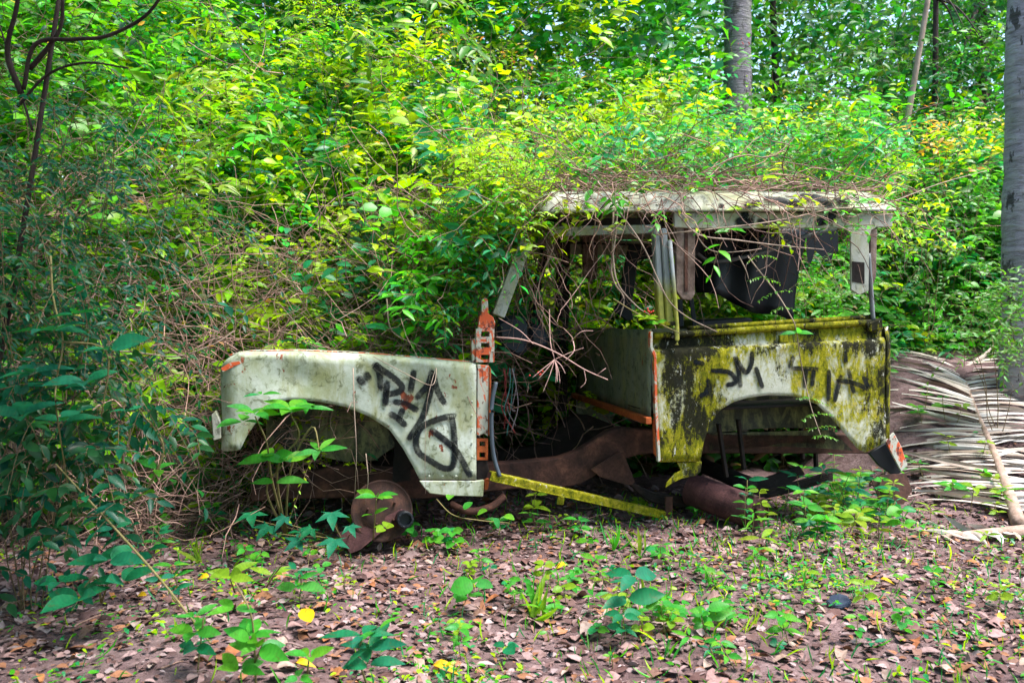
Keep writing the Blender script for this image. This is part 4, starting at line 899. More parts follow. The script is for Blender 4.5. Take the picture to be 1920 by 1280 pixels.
shrub('shrub', 'shrub with small yellow leaf tips above the rear of the roof', at(1510, 235, 6.6), (.5, .2, .12), 16, .05, .45, 6, [(.5, .4, .02), (.12, .25, .02)])
shrub('shrub', 'shrub with long drooping light green leaves at the top, left of centre', at(735, 55, 6.0), (.5, .2, .22), 16, .17, .34, 9, (.08, .22, .015), None, (.3, .8), (.4, .7), (.4, -.3, .3))
shrub('shrub', 'bright yellow-green young shrub with long leaves in the upper left thicket', at(420, 230, 4.7), (.22, .15, .42), 26, .12, .27, 7, (.20, .32, .012), None, (.2, .6), (.15, .32), (0, -.4, .5))
shrub('shrub', 'broad-leaved bush with oval leaves above the roof at the right', at(1480, 150, 6.2), (.9, .3, .32), 46, .10, .46, 7, (.055, .19, .015), None, (.1, .5), (.3, .6), (.2, -.4, .4))
shrub('shrub', 'feathery pale fern-like shrub low behind the rear corner of the wreck', at(1560, 540, 6.0), (.5, .3, .25), 44, .03, .4, 18, (.13, .26, .07), None, (.2, .8), (.2, .4), (0, -.4, .6))
shrub('shrub', 'leafy green bush at the right between wreck and ringed palm', at(1745, 470, 6.6), (.5, .3, .45), 60, .07, .5, 7, [(.07, .2, .02), (.05, .16, .04)])
shrub('shrub', 'reddish-tipped shrub with small leaves at top centre', at(905, 120, 6.9), (.5, .3, .18), 30, .05, .5, 7, [(.42, .20, .06), (.18, .28, .02), (.17, .26, .01), (.2, .28, .02)])
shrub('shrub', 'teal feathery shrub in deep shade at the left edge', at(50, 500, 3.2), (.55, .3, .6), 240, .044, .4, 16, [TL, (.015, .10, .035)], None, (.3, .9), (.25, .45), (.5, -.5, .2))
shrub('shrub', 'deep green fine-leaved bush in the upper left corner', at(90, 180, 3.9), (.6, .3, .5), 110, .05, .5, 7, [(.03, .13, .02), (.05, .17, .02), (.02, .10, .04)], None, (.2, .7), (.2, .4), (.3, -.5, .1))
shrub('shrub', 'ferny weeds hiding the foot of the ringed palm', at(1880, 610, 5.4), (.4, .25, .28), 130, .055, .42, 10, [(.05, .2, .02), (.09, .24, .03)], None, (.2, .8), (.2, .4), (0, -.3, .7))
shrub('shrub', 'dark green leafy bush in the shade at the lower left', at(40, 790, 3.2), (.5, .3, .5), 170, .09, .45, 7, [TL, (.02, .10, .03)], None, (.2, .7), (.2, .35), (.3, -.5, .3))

# red berries
bm = bmesh.new()
for (x, y, Y) in [(1222, 588, 4.2), (1320, 340, 4.8), (1515, 312, 5.0), (1530, 295, 5.2), (1395, 78, 6.5), (1700, 366, 5.2), (1555, 320, 5.2), (1130, 250, 5.2), (1270, 345, 4.6), (680, 410, 5.0), (1005, 700, 4.0), (1660, 330, 5.4)]:
    for k in range(6):
        c = at(x + random.uniform(-14, 14), y + random.uniform(-6, 6), Y); bmesh.ops.create_icosphere(bm, subdivisions=1, radius=random.uniform(.004, .006), matrix=Matrix.Translation(c))
tag(from_bm('red_berries', bm, 'berry', None, True), 'tiny red berries dotted over the creepers', None, None, 'stuff')

# ---- single leaves as objects
def unit_leaf(name, stations, droop=.18, fold=.10, curl=0.0, lobes=None):
    bm = bmesh.new()
    if lobes:                                    # palmate blade: lobes fan out from the stalk
        c = bm.verts.new((0, 0, 0)); ring = []
        m = len(lobes)
        for i, (ang, ln) in enumerate(lobes):
            a = R(ang); ring.append(bm.verts.new((ln * math.cos(a), ln * math.sin(a), -.10 * ln)))
            if i < m - 1:
                a2 = R((ang + lobes[i + 1][0]) / 2); l2 = min(ln, lobes[i + 1][1]) * .58
                for da, f in ((-7, 1.12), (0, .85), (7, 1.12)): ring.append(bm.verts.new((l2 * f * math.cos(a2 + R(da)), l2 * f * math.sin(a2 + R(da)), .03)))
        for i in range(len(ring) - 1): bm.faces.new((c, ring[i], ring[i + 1]))
    else:
        prev = bm.verts.new((0, 0, 0))
        prow = None
        for x, hw in stations:
            z = -droop * x * x + curl * math.sin(x * 5) * .08
            row = [bm.verts.new((x, -hw, z + fold * hw + curl * .25 * hw)), bm.verts.new((x, 0, z)), bm.verts.new((x, hw, z + fold * hw - curl * .1 * hw))]
            if prow is None: bm.faces.new((prev, row[0], row[1])); bm.faces.new((prev, row[1], row[2]))
            else:
                bm.faces.new((prow[0], row[0], row[1], prow[1])); bm.faces.new((prow[1], row[1], row[2], prow[2]))
            prow = row
        t = bm.verts.new((1, 0, -droop + curl * math.sin(5) * .08)); bm.faces.new((prow[0], t, prow[1])); bm.faces.new((prow[1], t, prow[2]))
    bmesh.ops.recalc_face_normals(bm, faces=bm.faces); me = bpy.data.meshes.new(name); bm.to_mesh(me); bm.free()
    me.polygons.foreach_set('use_smooth', [True] * len(me.polygons)); return me
SH = {'ovate': [(.12, .14), (.3, .22), (.5, .23), (.7, .17), (.88, .07)], 'lance': [(.1, .07), (.3, .13), (.5, .14), (.72, .10), (.9, .04)],
      'round': [(.08, .22), (.28, .36), (.52, .40), (.76, .30), (.92, .14)], 'blade': [(.1, .022), (.4, .03), (.7, .022), (.9, .01)],
      'sword': [(.1, .05), (.35, .075), (.6, .07), (.85, .035)]}
LM = {}
def leafdata(shape, mat):
    k = (shape, mat)
    if k not in LM:
        if shape == 'lobed': LM[k] = unit_leaf('leaf', None, lobes=[(-115, .45), (-60, .75), (0, 1.0), (60, .75), (115, .45)])
        else: LM[k] = unit_leaf('leaf', SH[shape.split('_')[0]], *((.5, .25, 1.0) if shape.endswith('_curl') else (.18, .35, 0)))
        LM[k].materials.append(M[mat])
    return LM[k]
def leafobj(name, parent, shape, mat, pos, d, n, L):
    o = bpy.data.objects.new(name, leafdata(shape, mat)); COL.objects.link(o); o.parent = parent
    d = Vector(d).normalized(); n = Vector(n); s = n.cross(d)
    if s.length < .05: s = Vector((1, .3, 0)).cross(d)
    s.normalize(); n = d.cross(s)
    wv = L * random.uniform(.85, 1.2)
    o.matrix_basis = Matrix(((d.x * L, s.x * wv, n.x * L, pos[0]), (d.y * L, s.y * wv, n.y * L, pos[1]), (d.z * L, s.z * wv, n.z * L, pos[2]), (0, 0, 0, 1)))
    return o
def rv(s=1.0): return Vector((random.gauss(0, s), random.gauss(0, s), random.gauss(0, s)))
def whorl(o, c, n, L, mat, shape='ovate', lift=.25, a0=None, upv=(0, -.5, .85)):
    a0 = random.uniform(0, 6.28) if a0 is None else a0
    for k in range(n):
        a = a0 + k * 2 * math.pi / n + random.uniform(-.3, .3); d = Vector((math.cos(a), math.sin(a), lift + random.uniform(-.3, .25)))
        leafobj('leaf', o, shape, mat, Vector(c) + d * .006, d, Vector(upv) + rv(.22), L * random.uniform(.7, 1.15))
def plant(name, label, cat, base, stems, whorls, group=None, mat='leaf', shape='ovate', srad=.004, smat='stem'):
    """stems: pixel polylines [(px,py,Y)...]; whorls: (px,py,Y,n,L[,shape,mat])"""
    base = Vector(base); o = thing(name, label, cat, base, 0, group)
    for s in stems:
        p = [at(*q) - base for q in s]; tube('stem', p, [srad, srad * .75, srad * .5], smat, o, 5, True, 5)
    for wv in whorls:
        whorl(o, at(*wv[:3]) - base, wv[3], wv[4], wv[6] if len(wv) > 6 else mat, wv[5] if len(wv) > 5 else shape)
    return o
b = onground(535, 1000)
plant('sapling', 'bushy sapling with glossy pointed leaves in front of the front wheel arch', 'sapling', b,
    [[(535, 1000, 4.05), (510, 900, 3.85), (500, 830, 3.75), (478, 780, 3.68)], [(535, 1000, 4.05), (520, 880, 3.8), (560, 820, 3.72), (545, 775, 3.68)], [(535, 1000, 4.05), (545, 880, 3.8), (585, 800, 3.72), (600, 850, 3.7)], [(535, 1000, 4.05), (500, 920, 3.85), (530, 870, 3.7)]],
    [(478, 775, 3.66, 6, .13), (455, 790, 3.7, 3, .11), (545, 768, 3.66, 7, .13), (575, 765, 3.7, 4, .11, 'lance'), (598, 845, 3.68, 5, .13, 'lance'), (510, 860, 3.72, 5, .13), (535, 865, 3.7, 4, .11), (515, 905, 3.7, 2, .13), (490, 740, 3.7, 3, .09, 'lance')], srad=.006)
b = onground(640, 1010)
plant('lobed_weed', 'low weed with hand-shaped blue-green leaves beside the scrap blade', 'weed', b, [[(640, 1010, 3.95), (625, 980, 3.85), (620, 965, 3.8)], [(640, 1010, 3.95), (628, 1015, 3.75)]],
    [], mat='leaf_teal')
pl = bpy.data.objects['lobed_weed']
for (x, y, Y, L, dx) in ((622, 960, 3.8, .11, .2), (628, 1010, 3.72, .11, -.1), (585, 990, 3.85, .09, -.6), (562, 1012, 3.85, .09, -.8), (505, 985, 3.9, .10, -.4), (470, 960, 3.95, .10, .3), (535, 968, 3.92, .10, -.3), (655, 985, 3.8, .08, .5)):
    p = at(x, y, Y) - pl.location; leafobj('leaf', pl, 'lobed', 'leaf_teal', p, (dx, -.75, -.45), (0, -.5, .9), L)
    tube('stalk', [p, p + Vector((0, .06, -.05)), Vector((0, 0, .0))], .0025, 'stem', pl, 4, True, 3)
b = onground(700, 1015)
plant('seedling', 'young plant with five rounded leaves in front of the brake drum', 'seedling', b, [[(700, 1010, 3.95), (704, 960, 3.88), (706, 935, 3.85)]], [(706, 932, 3.84, 6, .095, 'ovate'), (700, 965, 3.85, 2, .07), (722, 990, 3.85, 4, .05, 'round', 'leaf_lime')])
# foreground sprigs
b = onground(470, 1290)
plant('seedling', 'tall leafy sprig in the left foreground beside the yellow leaf', 'seedling', b, [[(480, 1300, 2.5), (478, 1230, 2.45), (470, 1150, 2.4), (440, 1090, 2.4)], [(478, 1240, 2.45), (500, 1190, 2.4)]],
    [(470, 1195, 2.4, 7, .10), (485, 1215, 2.38, 5, .10), (440, 1140, 2.42, 4, .08, 'lance'), (430, 1085, 2.45, 3, .10, 'ovate', 'leaf_lime'), (450, 1255, 2.4, 4, .09)])
b = onground(515, 1110)
plant('seedling', 'pale green plant with one upright pointed shoot on the litter', 'seedling', b, [[(500, 1100, 3.3), (512, 1080, 3.25), (548, 1035, 3.2)], [(440, 1110, 3.3), (430, 1080, 3.25)]], [(512, 1078, 3.24, 3, .10, 'lance', 'leaf_lime'), (430, 1078, 3.22, 4, .11, 'ovate', 'leaf_lime')])
for (x, y, lb) in ((330, 1150, 'leafy sprig beside the slanting tan stem'), (300, 1040, 'broad-leaved plant at the edge of the left undergrowth'), (400, 1010, 'green sprig at the foot of the undergrowth before the wing'), (560, 1130, 'small upright sprig left of the path centre'), (370, 1265, 'sprig of mid-green leaves at the bottom left')):
    b = onground(x, y); plant('seedling', lb, 'seedling', b, [], []); pl = [o_ for o_ in bpy.data.objects if o_.get('label') == lb][0]; h_ = random.uniform(.12, .2)
    tube('stem', [(0, 0, 0), (.01, .0, h_ * .5), (random.uniform(-.03, .03), -.02, h_)], .0025, 'stem', pl, 5, True, 3)
    for f_ in (1.0, .75, .5): whorl(pl, (0, -.02 * f_, h_ * f_), 4, random.uniform(.06, .10), random.choice(['leaf', 'leaf_teal']), random.choice(['ovate', 'lance']))
b = onground(690, 1270)
plant('seedling', 'sprig of long dark toothed leaves at the bottom, left of centre', 'seedling', b, [[(690, 1290, 2.5), (672, 1230, 2.4), (680, 1195, 2.35)]], [(680, 1190, 2.33, 4, .11, 'lance', 'leaf_teal'), (690, 1215, 2.35, 4, .12, 'lance', 'leaf_teal'), (710, 1180, 2.35, 2, .10, 'lance', 'leaf'), (690, 1245, 2.35, 3, .09, 'ovate', 'leaf_teal')])
b = onground(560, 1290)
plant('seedling', 'fresh green seedling under the bright yellow leaf in the foreground', 'seedling', b, [[(575, 1280, 2.5), (580, 1225, 2.45)]], [(580, 1230, 2.45, 5, .07), (560, 1270, 2.42, 5, .06)])
# big-leaved vine in shade at the left
b = onground(150, 1060)
plant('leafy_vine', 'vine with large dark oval leaves hanging at the left edge', 'vine', b, [[(95, 480, 2.9), (100, 560, 2.85), (118, 640, 2.8), (105, 720, 2.8), (110, 800, 2.8), (150, 1060, 3.6)], [(118, 640, 2.8), (200, 660, 2.75), (190, 780, 2.8)]],
    [(100, 620, 2.75, 5, .15), (205, 655, 2.7, 3, .11), (160, 715, 2.75, 4, .13), (120, 790, 2.8, 4, .11), (60, 700, 2.75, 4, .13), (40, 780, 2.8, 4, .12), (140, 590, 2.8, 3, .10), (240, 770, 2.9, 3, .09, 'lance')], mat='leaf_teal', srad=.004)
b = onground(180, 1100)
plant('seedling', 'dark broad-leaved plant in the shade at the lower left', 'seedling', b, [[(190, 1130, 3.0), (180, 1080, 2.9), (150, 1110, 2.85)], [(190, 1130, 3.0), (210, 1070, 2.9)]], [(205, 1050, 2.85, 5, .12), (150, 1120, 2.8, 5, .12), (230, 1090, 2.85, 4, .11), (110, 1090, 2.9, 4, .10)], mat='leaf_teal')
b = onground(395, 1215)
o = thing('bent_cane', 'long thin tan stem slanting down across the left foreground', 'stem', b)
tube('stem', [at(105, 870, 3.0) - b, at(215, 990, 2.85) - b, at(300, 1085, 2.72) - b, at(395, 1205, 2.6) - b], [.003, .004, .004, .003], 'stem', o, 6)
for (x, y) in ((160, 930), (215, 990), (300, 1085)): whorl(o, at(x, y, 2.85) - b, 2, .06, 'leaf_teal')
o = thing('looping_vine', 'green looping vine in front of the left undergrowth', 'vine', onground(180, 1000)); lb = o.location.copy()
tube('stem', [at(110, 965, 3.4) - lb, at(200, 962, 3.3) - lb, at(262, 930, 3.3) - lb, at(295, 880, 3.3) - lb, at(305, 830, 3.3) - lb, at(270, 780, 3.35) - lb, at(235, 730, 3.4) - lb], [.005, .005, .003], 'stem', o, 6)
for (x, y) in ((295, 880), (262, 930), (240, 735)): whorl(o, at(x, y, 3.3) - lb, 3, .09, 'leaf')
# creeping ground vine with round leaves
b = onground(940, 985); o = thing('ground_creeper', 'ground creeper with small round leaves under the bulkhead', 'creeper', b)
tube('stem', [at(818, 935, 4.05) - b, at(850, 965, 4.0) - b, at(900, 975, 4.05) - b, at(955, 980, 4.15) - b], .0025, 'stem', o, 5)
for (x, y) in ((846, 928), (895, 965), (925, 972), (945, 967), (870, 955)): leafobj('leaf', o, 'round', 'leaf', at(x, y, 3.98) - b, rv(.5) + Vector((.5, -.4, 0)), (0, -.4, 1), .055)
# sprig with berries by the door post
b = car_world(car(1262, 612, -.06)); o = thing('berry_sprig', 'light green leafy sprig with red berries hanging before the door post', 'sprig', b)
tube('stem', [at(1150, 560, 4.15) - b, at(1190, 585, 4.15) - b, at(1222, 600, 4.15) - b, at(1275, 625, 4.18) - b], .003, 'stem', o, 5)
whorl(o, at(1212, 598, 4.13) - b, 7, .075, 'leaf_lime', 'ovate'); whorl(o, at(1232, 605, 4.13) - b, 5, .06, 'leaf', 'ovate')
for k in range(5):
    bm = bmesh.new(); bmesh.ops.create_icosphere(bm, subdivisions=2, radius=.0048); q = from_bm('berry', bm, 'berry', o, True); q.location = at(1215 + random.uniform(-10, 10), 582 + random.uniform(-5, 5), 4.12) - b

# ---- vines one can follow with the eye
VN = [('pair of thick twisted vines hanging in the middle of the door opening', [[(1150, 396, 4.22), (1149, 440, 4.18), (1150, 490, 4.18), (1160, 535, 4.18), (1195, 575, 4.18), (1218, 590, 4.18)], [(1158, 392, 4.22), (1153, 450, 4.17), (1146, 500, 4.2), (1152, 530, 4.2), (1170, 560, 4.2), (1162, 596, 4.2)]], .0055),
      ('long straight bare vine running diagonally across the door post', [[(1120, 340, 4.2), (1160, 395, 4.12), (1205, 460, 4.12), (1232, 520, 4.12), (1255, 565, 4.12), (1290, 595, 4.15), (1345, 622, 4.2)]], .0038),
      ('long pale vine sweeping along the roof side to the upper right', [[(1230, 440, 4.2), (1330, 430, 4.2), (1450, 415, 4.25), (1560, 392, 4.3), (1650, 385, 4.4), (1760, 345, 4.6), (1850, 320, 4.8)]], .004),
      ('orange-brown vine drooping across the dark rear window', [[(1270, 400, 4.2), (1310, 440, 4.17), (1380, 450, 4.17), (1450, 459, 4.2), (1545, 468, 4.25)]], .0045),
      ('pale looped vine hanging below the gutter over the rear window', [[(1300, 430, 4.2), (1322, 462, 4.18), (1350, 473, 4.18), (1400, 470, 4.2), (1428, 466, 4.22)], [(1385, 480, 4.2), (1398, 505, 4.2), (1404, 524, 4.2)]], .0032),
      ('arching bare vine over the windscreen, high above the bonnet', [[(985, 245, 4.7), (1040, 262, 4.6), (1090, 300, 4.5), (1135, 355, 4.35)]], .005),
      ('thin curved vine dipping beside the rear pillar of the hardtop', [[(1700, 400, 4.4), (1640, 405, 4.35), (1625, 430, 4.3), (1575, 425, 4.3), (1510, 390, 4.25)]], .0028),
      ('bare grey twig arching above the rear end of the roof', [[(1598, 342, 4.5), (1608, 362, 4.4), (1616, 396, 4.35)]], .0035),
      ('two thin vertical vines hanging down in front of the wheel arch', [[(662, 690, 3.85), (664, 760, 3.8), (668, 850, 3.8), (665, 930, 3.9)], [(686, 850, 3.85), (690, 900, 3.85), (684, 945, 3.95)]], .0025),
      ('thin vine draped over the graffiti on the wing', [[(700, 668, 3.95), (760, 700, 3.9), (810, 722, 3.9), (817, 690, 3.95), (800, 760, 3.9), (797, 860, 3.92), (798, 925, 3.95)]], .0018),
      ('pale curly vine on the leaves over the windscreen', [[(720, 590, 4.2), (760, 540, 4.3), (800, 520, 4.3), (850, 500, 4.35), (900, 490, 4.3)], [(725, 560, 4.2), (735, 620, 4.15), (790, 650, 4.1)]], .004),
      ('tan vine stem arching in the undergrowth left of the wing', [[(150, 655, 4.1), (250, 660, 4.0), (330, 668, 3.95), (400, 645, 3.95), (440, 620, 4.0)]], .004),
      ('pale upright vine in the left undergrowth', [[(232, 450, 4.2), (245, 510, 4.1), (235, 560, 4.1), (220, 600, 4.1), (200, 640, 4.1)]], .0045),
      ('short pale bent stick at the left, above the feathery shrub', [[(145, 395, 3.9), (170, 355, 3.8), (195, 330, 3.8), (225, 318, 3.9)]], .006)]
for label, lines, r in VN:
    b = at(*lines[0][0]); o = thing('bare_vine', label, 'vine', b, 0, 'bare vines on the wreck and thicket')
    for l in lines: tube('strand', [at(*q) - b for q in l], [r, r * .9, r * .5], 'bark_tan', o, 6, True, 6)
# dead twig fan sticking out of the cab
b = car_world(car(930, 632, -.05)); o = thing('dead_twig', 'pinkish dead twig fanning out of the cab opening', 'twig', b)
DT = woodmat('pink_twig', (.30, .17, .15), (.50, .32, .29), 20, (1, 1, 1)); hub = (1040, 674, 4.0)
for l, r in (([(930, 632, 4.1), (985, 638, 4.05), (1045, 662, 4.0), (1095, 692, 3.98), (1140, 712, 3.98)], .0045), ([(1075, 640, 4.05), (1076, 658, 4.0), (1060, 676, 3.98)], .003), ([(1030, 580, 4.15), (1032, 640, 4.05), hub], .003)): tube('twig', [at(*q) - b for q in l], [r, r * .8, r * .5], DT, o, 5)
for (x, y) in ((998, 708), (1010, 710), (1045, 716), (1018, 735), (1060, 700), (1094, 652), (1042, 718), (1050, 718)): tube('twig', [at(*hub) - b, at((hub[0] + x) / 2 + 2, (hub[1] + y) / 2 - 2, 3.97) - b, at(x, y, 3.95) - b], [.0026, .002, .0013], DT, o, 4)
for l in ([(1070, 640, 4.), (1090, 622, 3.97), (1112, 620, 3.97)], [(1095, 692, 3.98), (1098, 715, 3.97), (1088, 727, 3.97)], [(1120, 702, 3.98), (1136, 690, 3.97)], [(1000, 645, 4.0), (975, 620, 4.0), (935, 596, 4.0)]): tube('twig', [at(*q) - b for q in l], [.0025, .002, .0012], DT, o, 4)
# stem with small paired leaflets in front of the rear window
b = car_world(car(1496, 655, -.06)); o = thing('trailing_shoot', 'trailing shoot with fine paired leaflets crossing the rear window and mossy panel', 'shoot', b)
ln = [(1402, 480, 4.25), (1425, 510, 4.2), (1455, 548, 4.2), (1478, 585, 4.2), (1492, 615, 4.2), (1502, 680, 4.25), (1520, 760, 4.25), (1540, 820, 4.2)]
tube('stem', [at(*q) - b for q in ln], [.004, .003, .002], 'bark_tan', o, 5)
AA = acc()
for (x, y, L) in ((1430, 520, .14), (1450, 548, .14), (1470, 575, .12), (1520, 745, .13), (1530, 775, .13), (1538, 800, .12), (1545, 815, .1), (1425, 478, .12)):
    for sg in (-1, 1):
        O = np.array([at(x, y, 4.18) - b]); sp = sprays(O, np.array([[sg * 1.0, -.3, random.uniform(-.45, .35)]]), np.array([L * .62]), 12, np.array([.028]), np.array([.42]), np.array([.2]), np.array([[.09, .24, .03]]), jit=.15, ang=1.2); push(AA, sp)
build('leaflets', AA, parent=o)['kind'] = 'stuff'
whorl(o, at(1494, 625, 4.18) - b, 5, .07, 'leaf')

# ================================================================== FALLEN FRONDS
def frond(name, label, a, bnd, Lmax, n, sag=.1):
    o = thing(name, label, 'palm frond', a); pts = spline([p - a for p in bnd], 12); m = len(pts)
    bm = bmesh.new(); tube_bm(bm, pts, list(np.interp(np.linspace(0, 1, m), [0, .3, 1], [.042, .026, .007])), 8); rc = from_bm('midrib', bm, 'rachis', o, True)
    vs = []
    for v_ in range(6):
        bmf = bmesh.new(); prow = None
        for i in range(7):
            f = i / 6; wd = .0135 * math.sin(math.pi * min(1, .12 + f * .95)) ** .7 + .002; z = -(.10 + .10 * v_ / 5) * f * f * (1 if v_ % 2 else 1.3); y = (.05 * (v_ - 2.5) / 2.5) * f * f
            row = [bmf.verts.new((f, y - wd, z + .012 * math.sin(v_ + 5 * f))), bmf.verts.new((f, y, z + .012)), bmf.verts.new((f, y + wd, z))]
            if prow: bmf.faces.new((prow[0], row[0], row[1], prow[1])); bmf.faces.new((prow[1], row[1], row[2], prow[2]))
            prow = row
        me = bpy.data.meshes.new('leaflet'); bmf.to_mesh(me); bmf.free(); me.materials.append(M['frond']); vs.append(me)
    for k in range(n):
        f = .06 + .93 * k / n; i = min(int(f * (m - 1)), m - 2); p = pts[i].lerp(pts[i + 1], f * (m - 1) - i); tg = (pts[i + 1] - pts[i]).normalized()
        for sg in (-1, 1):
            sd_ = tg.cross(Vector((0, 0, 1))).normalized() * sg
            d = (sd_ * 1.0 + tg * (.30 + .35 * f) + rv(.11)).normalized(); L = Lmax * (.55 + .9 * math.sin(math.pi * min(1, f * .8 + .12)) ** 1.0) * random.uniform(.6, 1.15) * .75
            wp = a + p + d * L; gz = float(G(wp.x, wp.y)) + .02 - a.z; d = Vector((d.x, d.y, max(-.8, min(.5, (gz - p.z) / L + .10 + random.uniform(0, .06))))).normalized()
            ob = bpy.data.objects.new('leaflet', random.choice(vs)); COL.objects.link(ob); ob.parent = o
            nn = Vector((0, 0, 1)) + rv(.55); s = nn.cross(d).normalized(); nn = d.cross(s); wv = random.uniform(.7, 1.25)
            ob.matrix_basis = Matrix(((d.x * L, s.x * wv, nn.x * L, p.x), (d.y * L, s.y * wv, nn.y * L, p.y), (d.z * L, s.z * wv, nn.z * L, p.z + .01), (0, 0, 0, 1)))
    return o
def gp(px, py, Y): q = at(px, py, Y); return q
a = at(1912, 985, 4.55)
frond('palm_frond', 'big dry palm frond with pale leaflets lying beside the rear of the wreck', a, [a, at(1868, 860, 5.1), at(1830, 770, 5.6), at(1795, 672, 6.5)], .62, 66)
a = onground(1925, 1008); a.z += .03
e_ = onground(1745, 1016); e_.z += .02
frond('palm_frond', 'short dry frond stalk lying flat at the right edge below the big frond', a, [a, a.lerp(e_, .5) + Vector((0, 0, .01)), e_], .16, 9)
n = 60                                    # heap of dry strips behind the rear corner
X = rng.uniform(1.95, 2.5, n); Y = rng.uniform(6.0, 6.9, n); O = np.stack([X, Y, G(X, Y) + rng.uniform(.0, .2, n)], 1)
tag(link('dry_leaf_strips', leaf_mesh('dry_leaf_strips', O, rng.normal(0, 1, (n, 3)) * [1, .6, .25], rng.normal(0, .4, (n, 3)) + [0, 0, 1], rng.uniform(.2, .45, n), rng.uniform(.008, .016, n), np.array([(.40, .30, .22), (.55, .47, .40), (.28, .17, .11)])[rng.integers(0, 3, n)]), 'litter'), 'heap of dry pale palm strips behind the rear corner of the wreck', None, None, 'stuff')

# ================================================================== LITTER, SEEDLINGS, GRASS
n = 38000
X = rng.uniform(-3.4, 3.9, n); Y = 1.9 + 3.6 * rng.random(n) ** .9
den = .5 + .5 * np.sin(2.3 * X + 1.1 * Y + 1.5 * np.sin(1.7 * Y)) * np.sin(1.9 * Y - 1.2 * X + 2); ok = rng.random(n) < .5 + .6 * den; X, Y = X[ok], Y[ok]; n = len(X)
z = G(X, Y); cl = np.array([c for _, c in DEAD])[rng.integers(0, len(DEAD), n)] * rng.uniform(.7, 1.25, (n, 1))
L = .012 + .034 * rng.random(n) + .05 * (rng.random(n) < .12) * rng.random(n); P = np.stack([X, Y, z + .004 + rng.uniform(0, .012, n)], 1)
me = leaf_mesh('leaf_litter', P, np.concatenate([rng.normal(0, 1, (n, 2)), rng.normal(0, .12, (n, 1))], 1), rng.normal(0, 1, (n, 3)) * np.where(rng.random((n, 1)) < .3, .5, .18) + [0, 0, 1], L, L * rng.uniform(.35, .95, n), cl)
tag(link('leaf_litter', me, 'litter'), 'brown and pinkish litter of small dead leaves on the ground', None, None, 'stuff')
n = 14000; X = rng.uniform(-3, 3.6, n); Y = rng.uniform(1.9, 5.2, n); L = rng.uniform(.004, .013, n); O = np.stack([X, Y, G(X, Y) + rng.uniform(.001, .008, n)], 1)
tag(link('litter_crumbs', leaf_mesh('litter_crumbs', O, rng.normal(0, 1, (n, 3)), rng.normal(0, .6, (n, 3)) + [0, 0, 1], L, L * rng.uniform(.3, .9, n), np.array([(.07, .04, .035), (.22, .15, .14), (.14, .09, .08)])[rng.integers(0, 3, n)], False), 'litter'), 'crumbs of broken leaf and soil between the dead leaves', None, None, 'stuff')
n = 500; X = rng.uniform(-3, 3.5, n); Y = rng.uniform(2, 5, n); O = np.stack([X, Y, G(X, Y) + .008], 1)
tag(link('litter_twigs', tubes_mesh('litter_twigs', wander(O, rng.normal(0, 1, (n, 3)) * [1, 1, .03], rng.uniform(.05, .3, n), 6, .15, 0.0), rng.uniform(.001, .003, n), twigcol(n)), 'twig'), 'thin dead twigs strewn among the litter', None, None, 'stuff')
def place(x, y):
    row = 'at the bottom edge' if y > 1215 else 'mid-path' if y > 1110 else 'near the wreck'
    col = ['at far left', 'left of the slanting stem', 'below the front wheel arch', 'below the door opening', 'before the fallen channel', 'before the silencer', 'before the rear corner', 'at far right'][min(7, int(x / 240))]
    return col + ', ' + row
GRPL = 'dead leaves lying on the path'
KIND = [('ovate_curl', 'curled'), ('lance_curl', 'narrow'), ('round_curl', 'broad')]
for k in range(200):
    x, y = random.uniform(0, 1920), 1010 + 268 * random.random() ** .8
    if x < 420 and y < 1080: continue
    p = onground(x, y); shp, wd_ = KIND[random.choice((0, 0, 0, 1, 1, 2))]; ck = random.choice(('tan', 'tan', 'dark brown', 'orange-brown', 'pinkish', 'pinkish'))
    an = random.uniform(0, 6.28); o = leafobj('fallen_leaf', None, shp, 'dead ' + ck, (p.x, p.y, p.z + .014), (math.cos(an), math.sin(an), random.uniform(.05, .3)), Vector((0, 0, 1)) + rv(.3), random.uniform(.045, .085)); tag(o, wd_ + ' ' + ck + ' dead leaf ' + place(x, y), 'leaf', GRPL)
for (x, y, L, lb) in ((583, 1205, .10, 'bright yellow leaf held up among the seedlings in the foreground'), (812, 1258, .085, 'yellow fallen leaf at the bottom, left of centre'), (556, 1252, .06, 'orange-yellow leaf lying under the foreground sprig'), (140, 992, .06, 'yellow leaf in the shade at the far left'), (175, 996, .06, 'second yellow leaf in the shade at the far left'), (275, 1125, .05, 'yellow leaf by the foot of the slanting tan stem'), (1060, 1066, .05, 'yellow leaf lying in the middle of the path'), (1880, 1164, .05, 'small yellow leaf near the right edge of the path'), (1650, 1095, .05, 'orange leaf lying right of the path centre'), (392, 1090, .05, 'small orange-yellow leaf left of the pale shoot')):
    p = onground(x, y); an = random.uniform(0, 6.28); tag(leafobj('fallen_leaf', None, 'ovate_curl' if L < .09 else 'ovate', 'leaf_yellow', (p.x, p.y, p.z + (.02 if L < .09 else .07)), (math.cos(an), math.sin(an) * .5, .2), Vector((0, -.5, 1)) + rv(.2), L), lb, 'leaf', GRPL)
SL = {'o': 'broad-leaved seedling', 'b': 'grassy tuft of blades', 'l': 'slim-leaved seedling', 'r': 'round-leaved seedling'}
MC = {'leaf': 'mid-green', 'leaf_lime': 'yellow-green', 'leaf_teal': 'blue-green'}
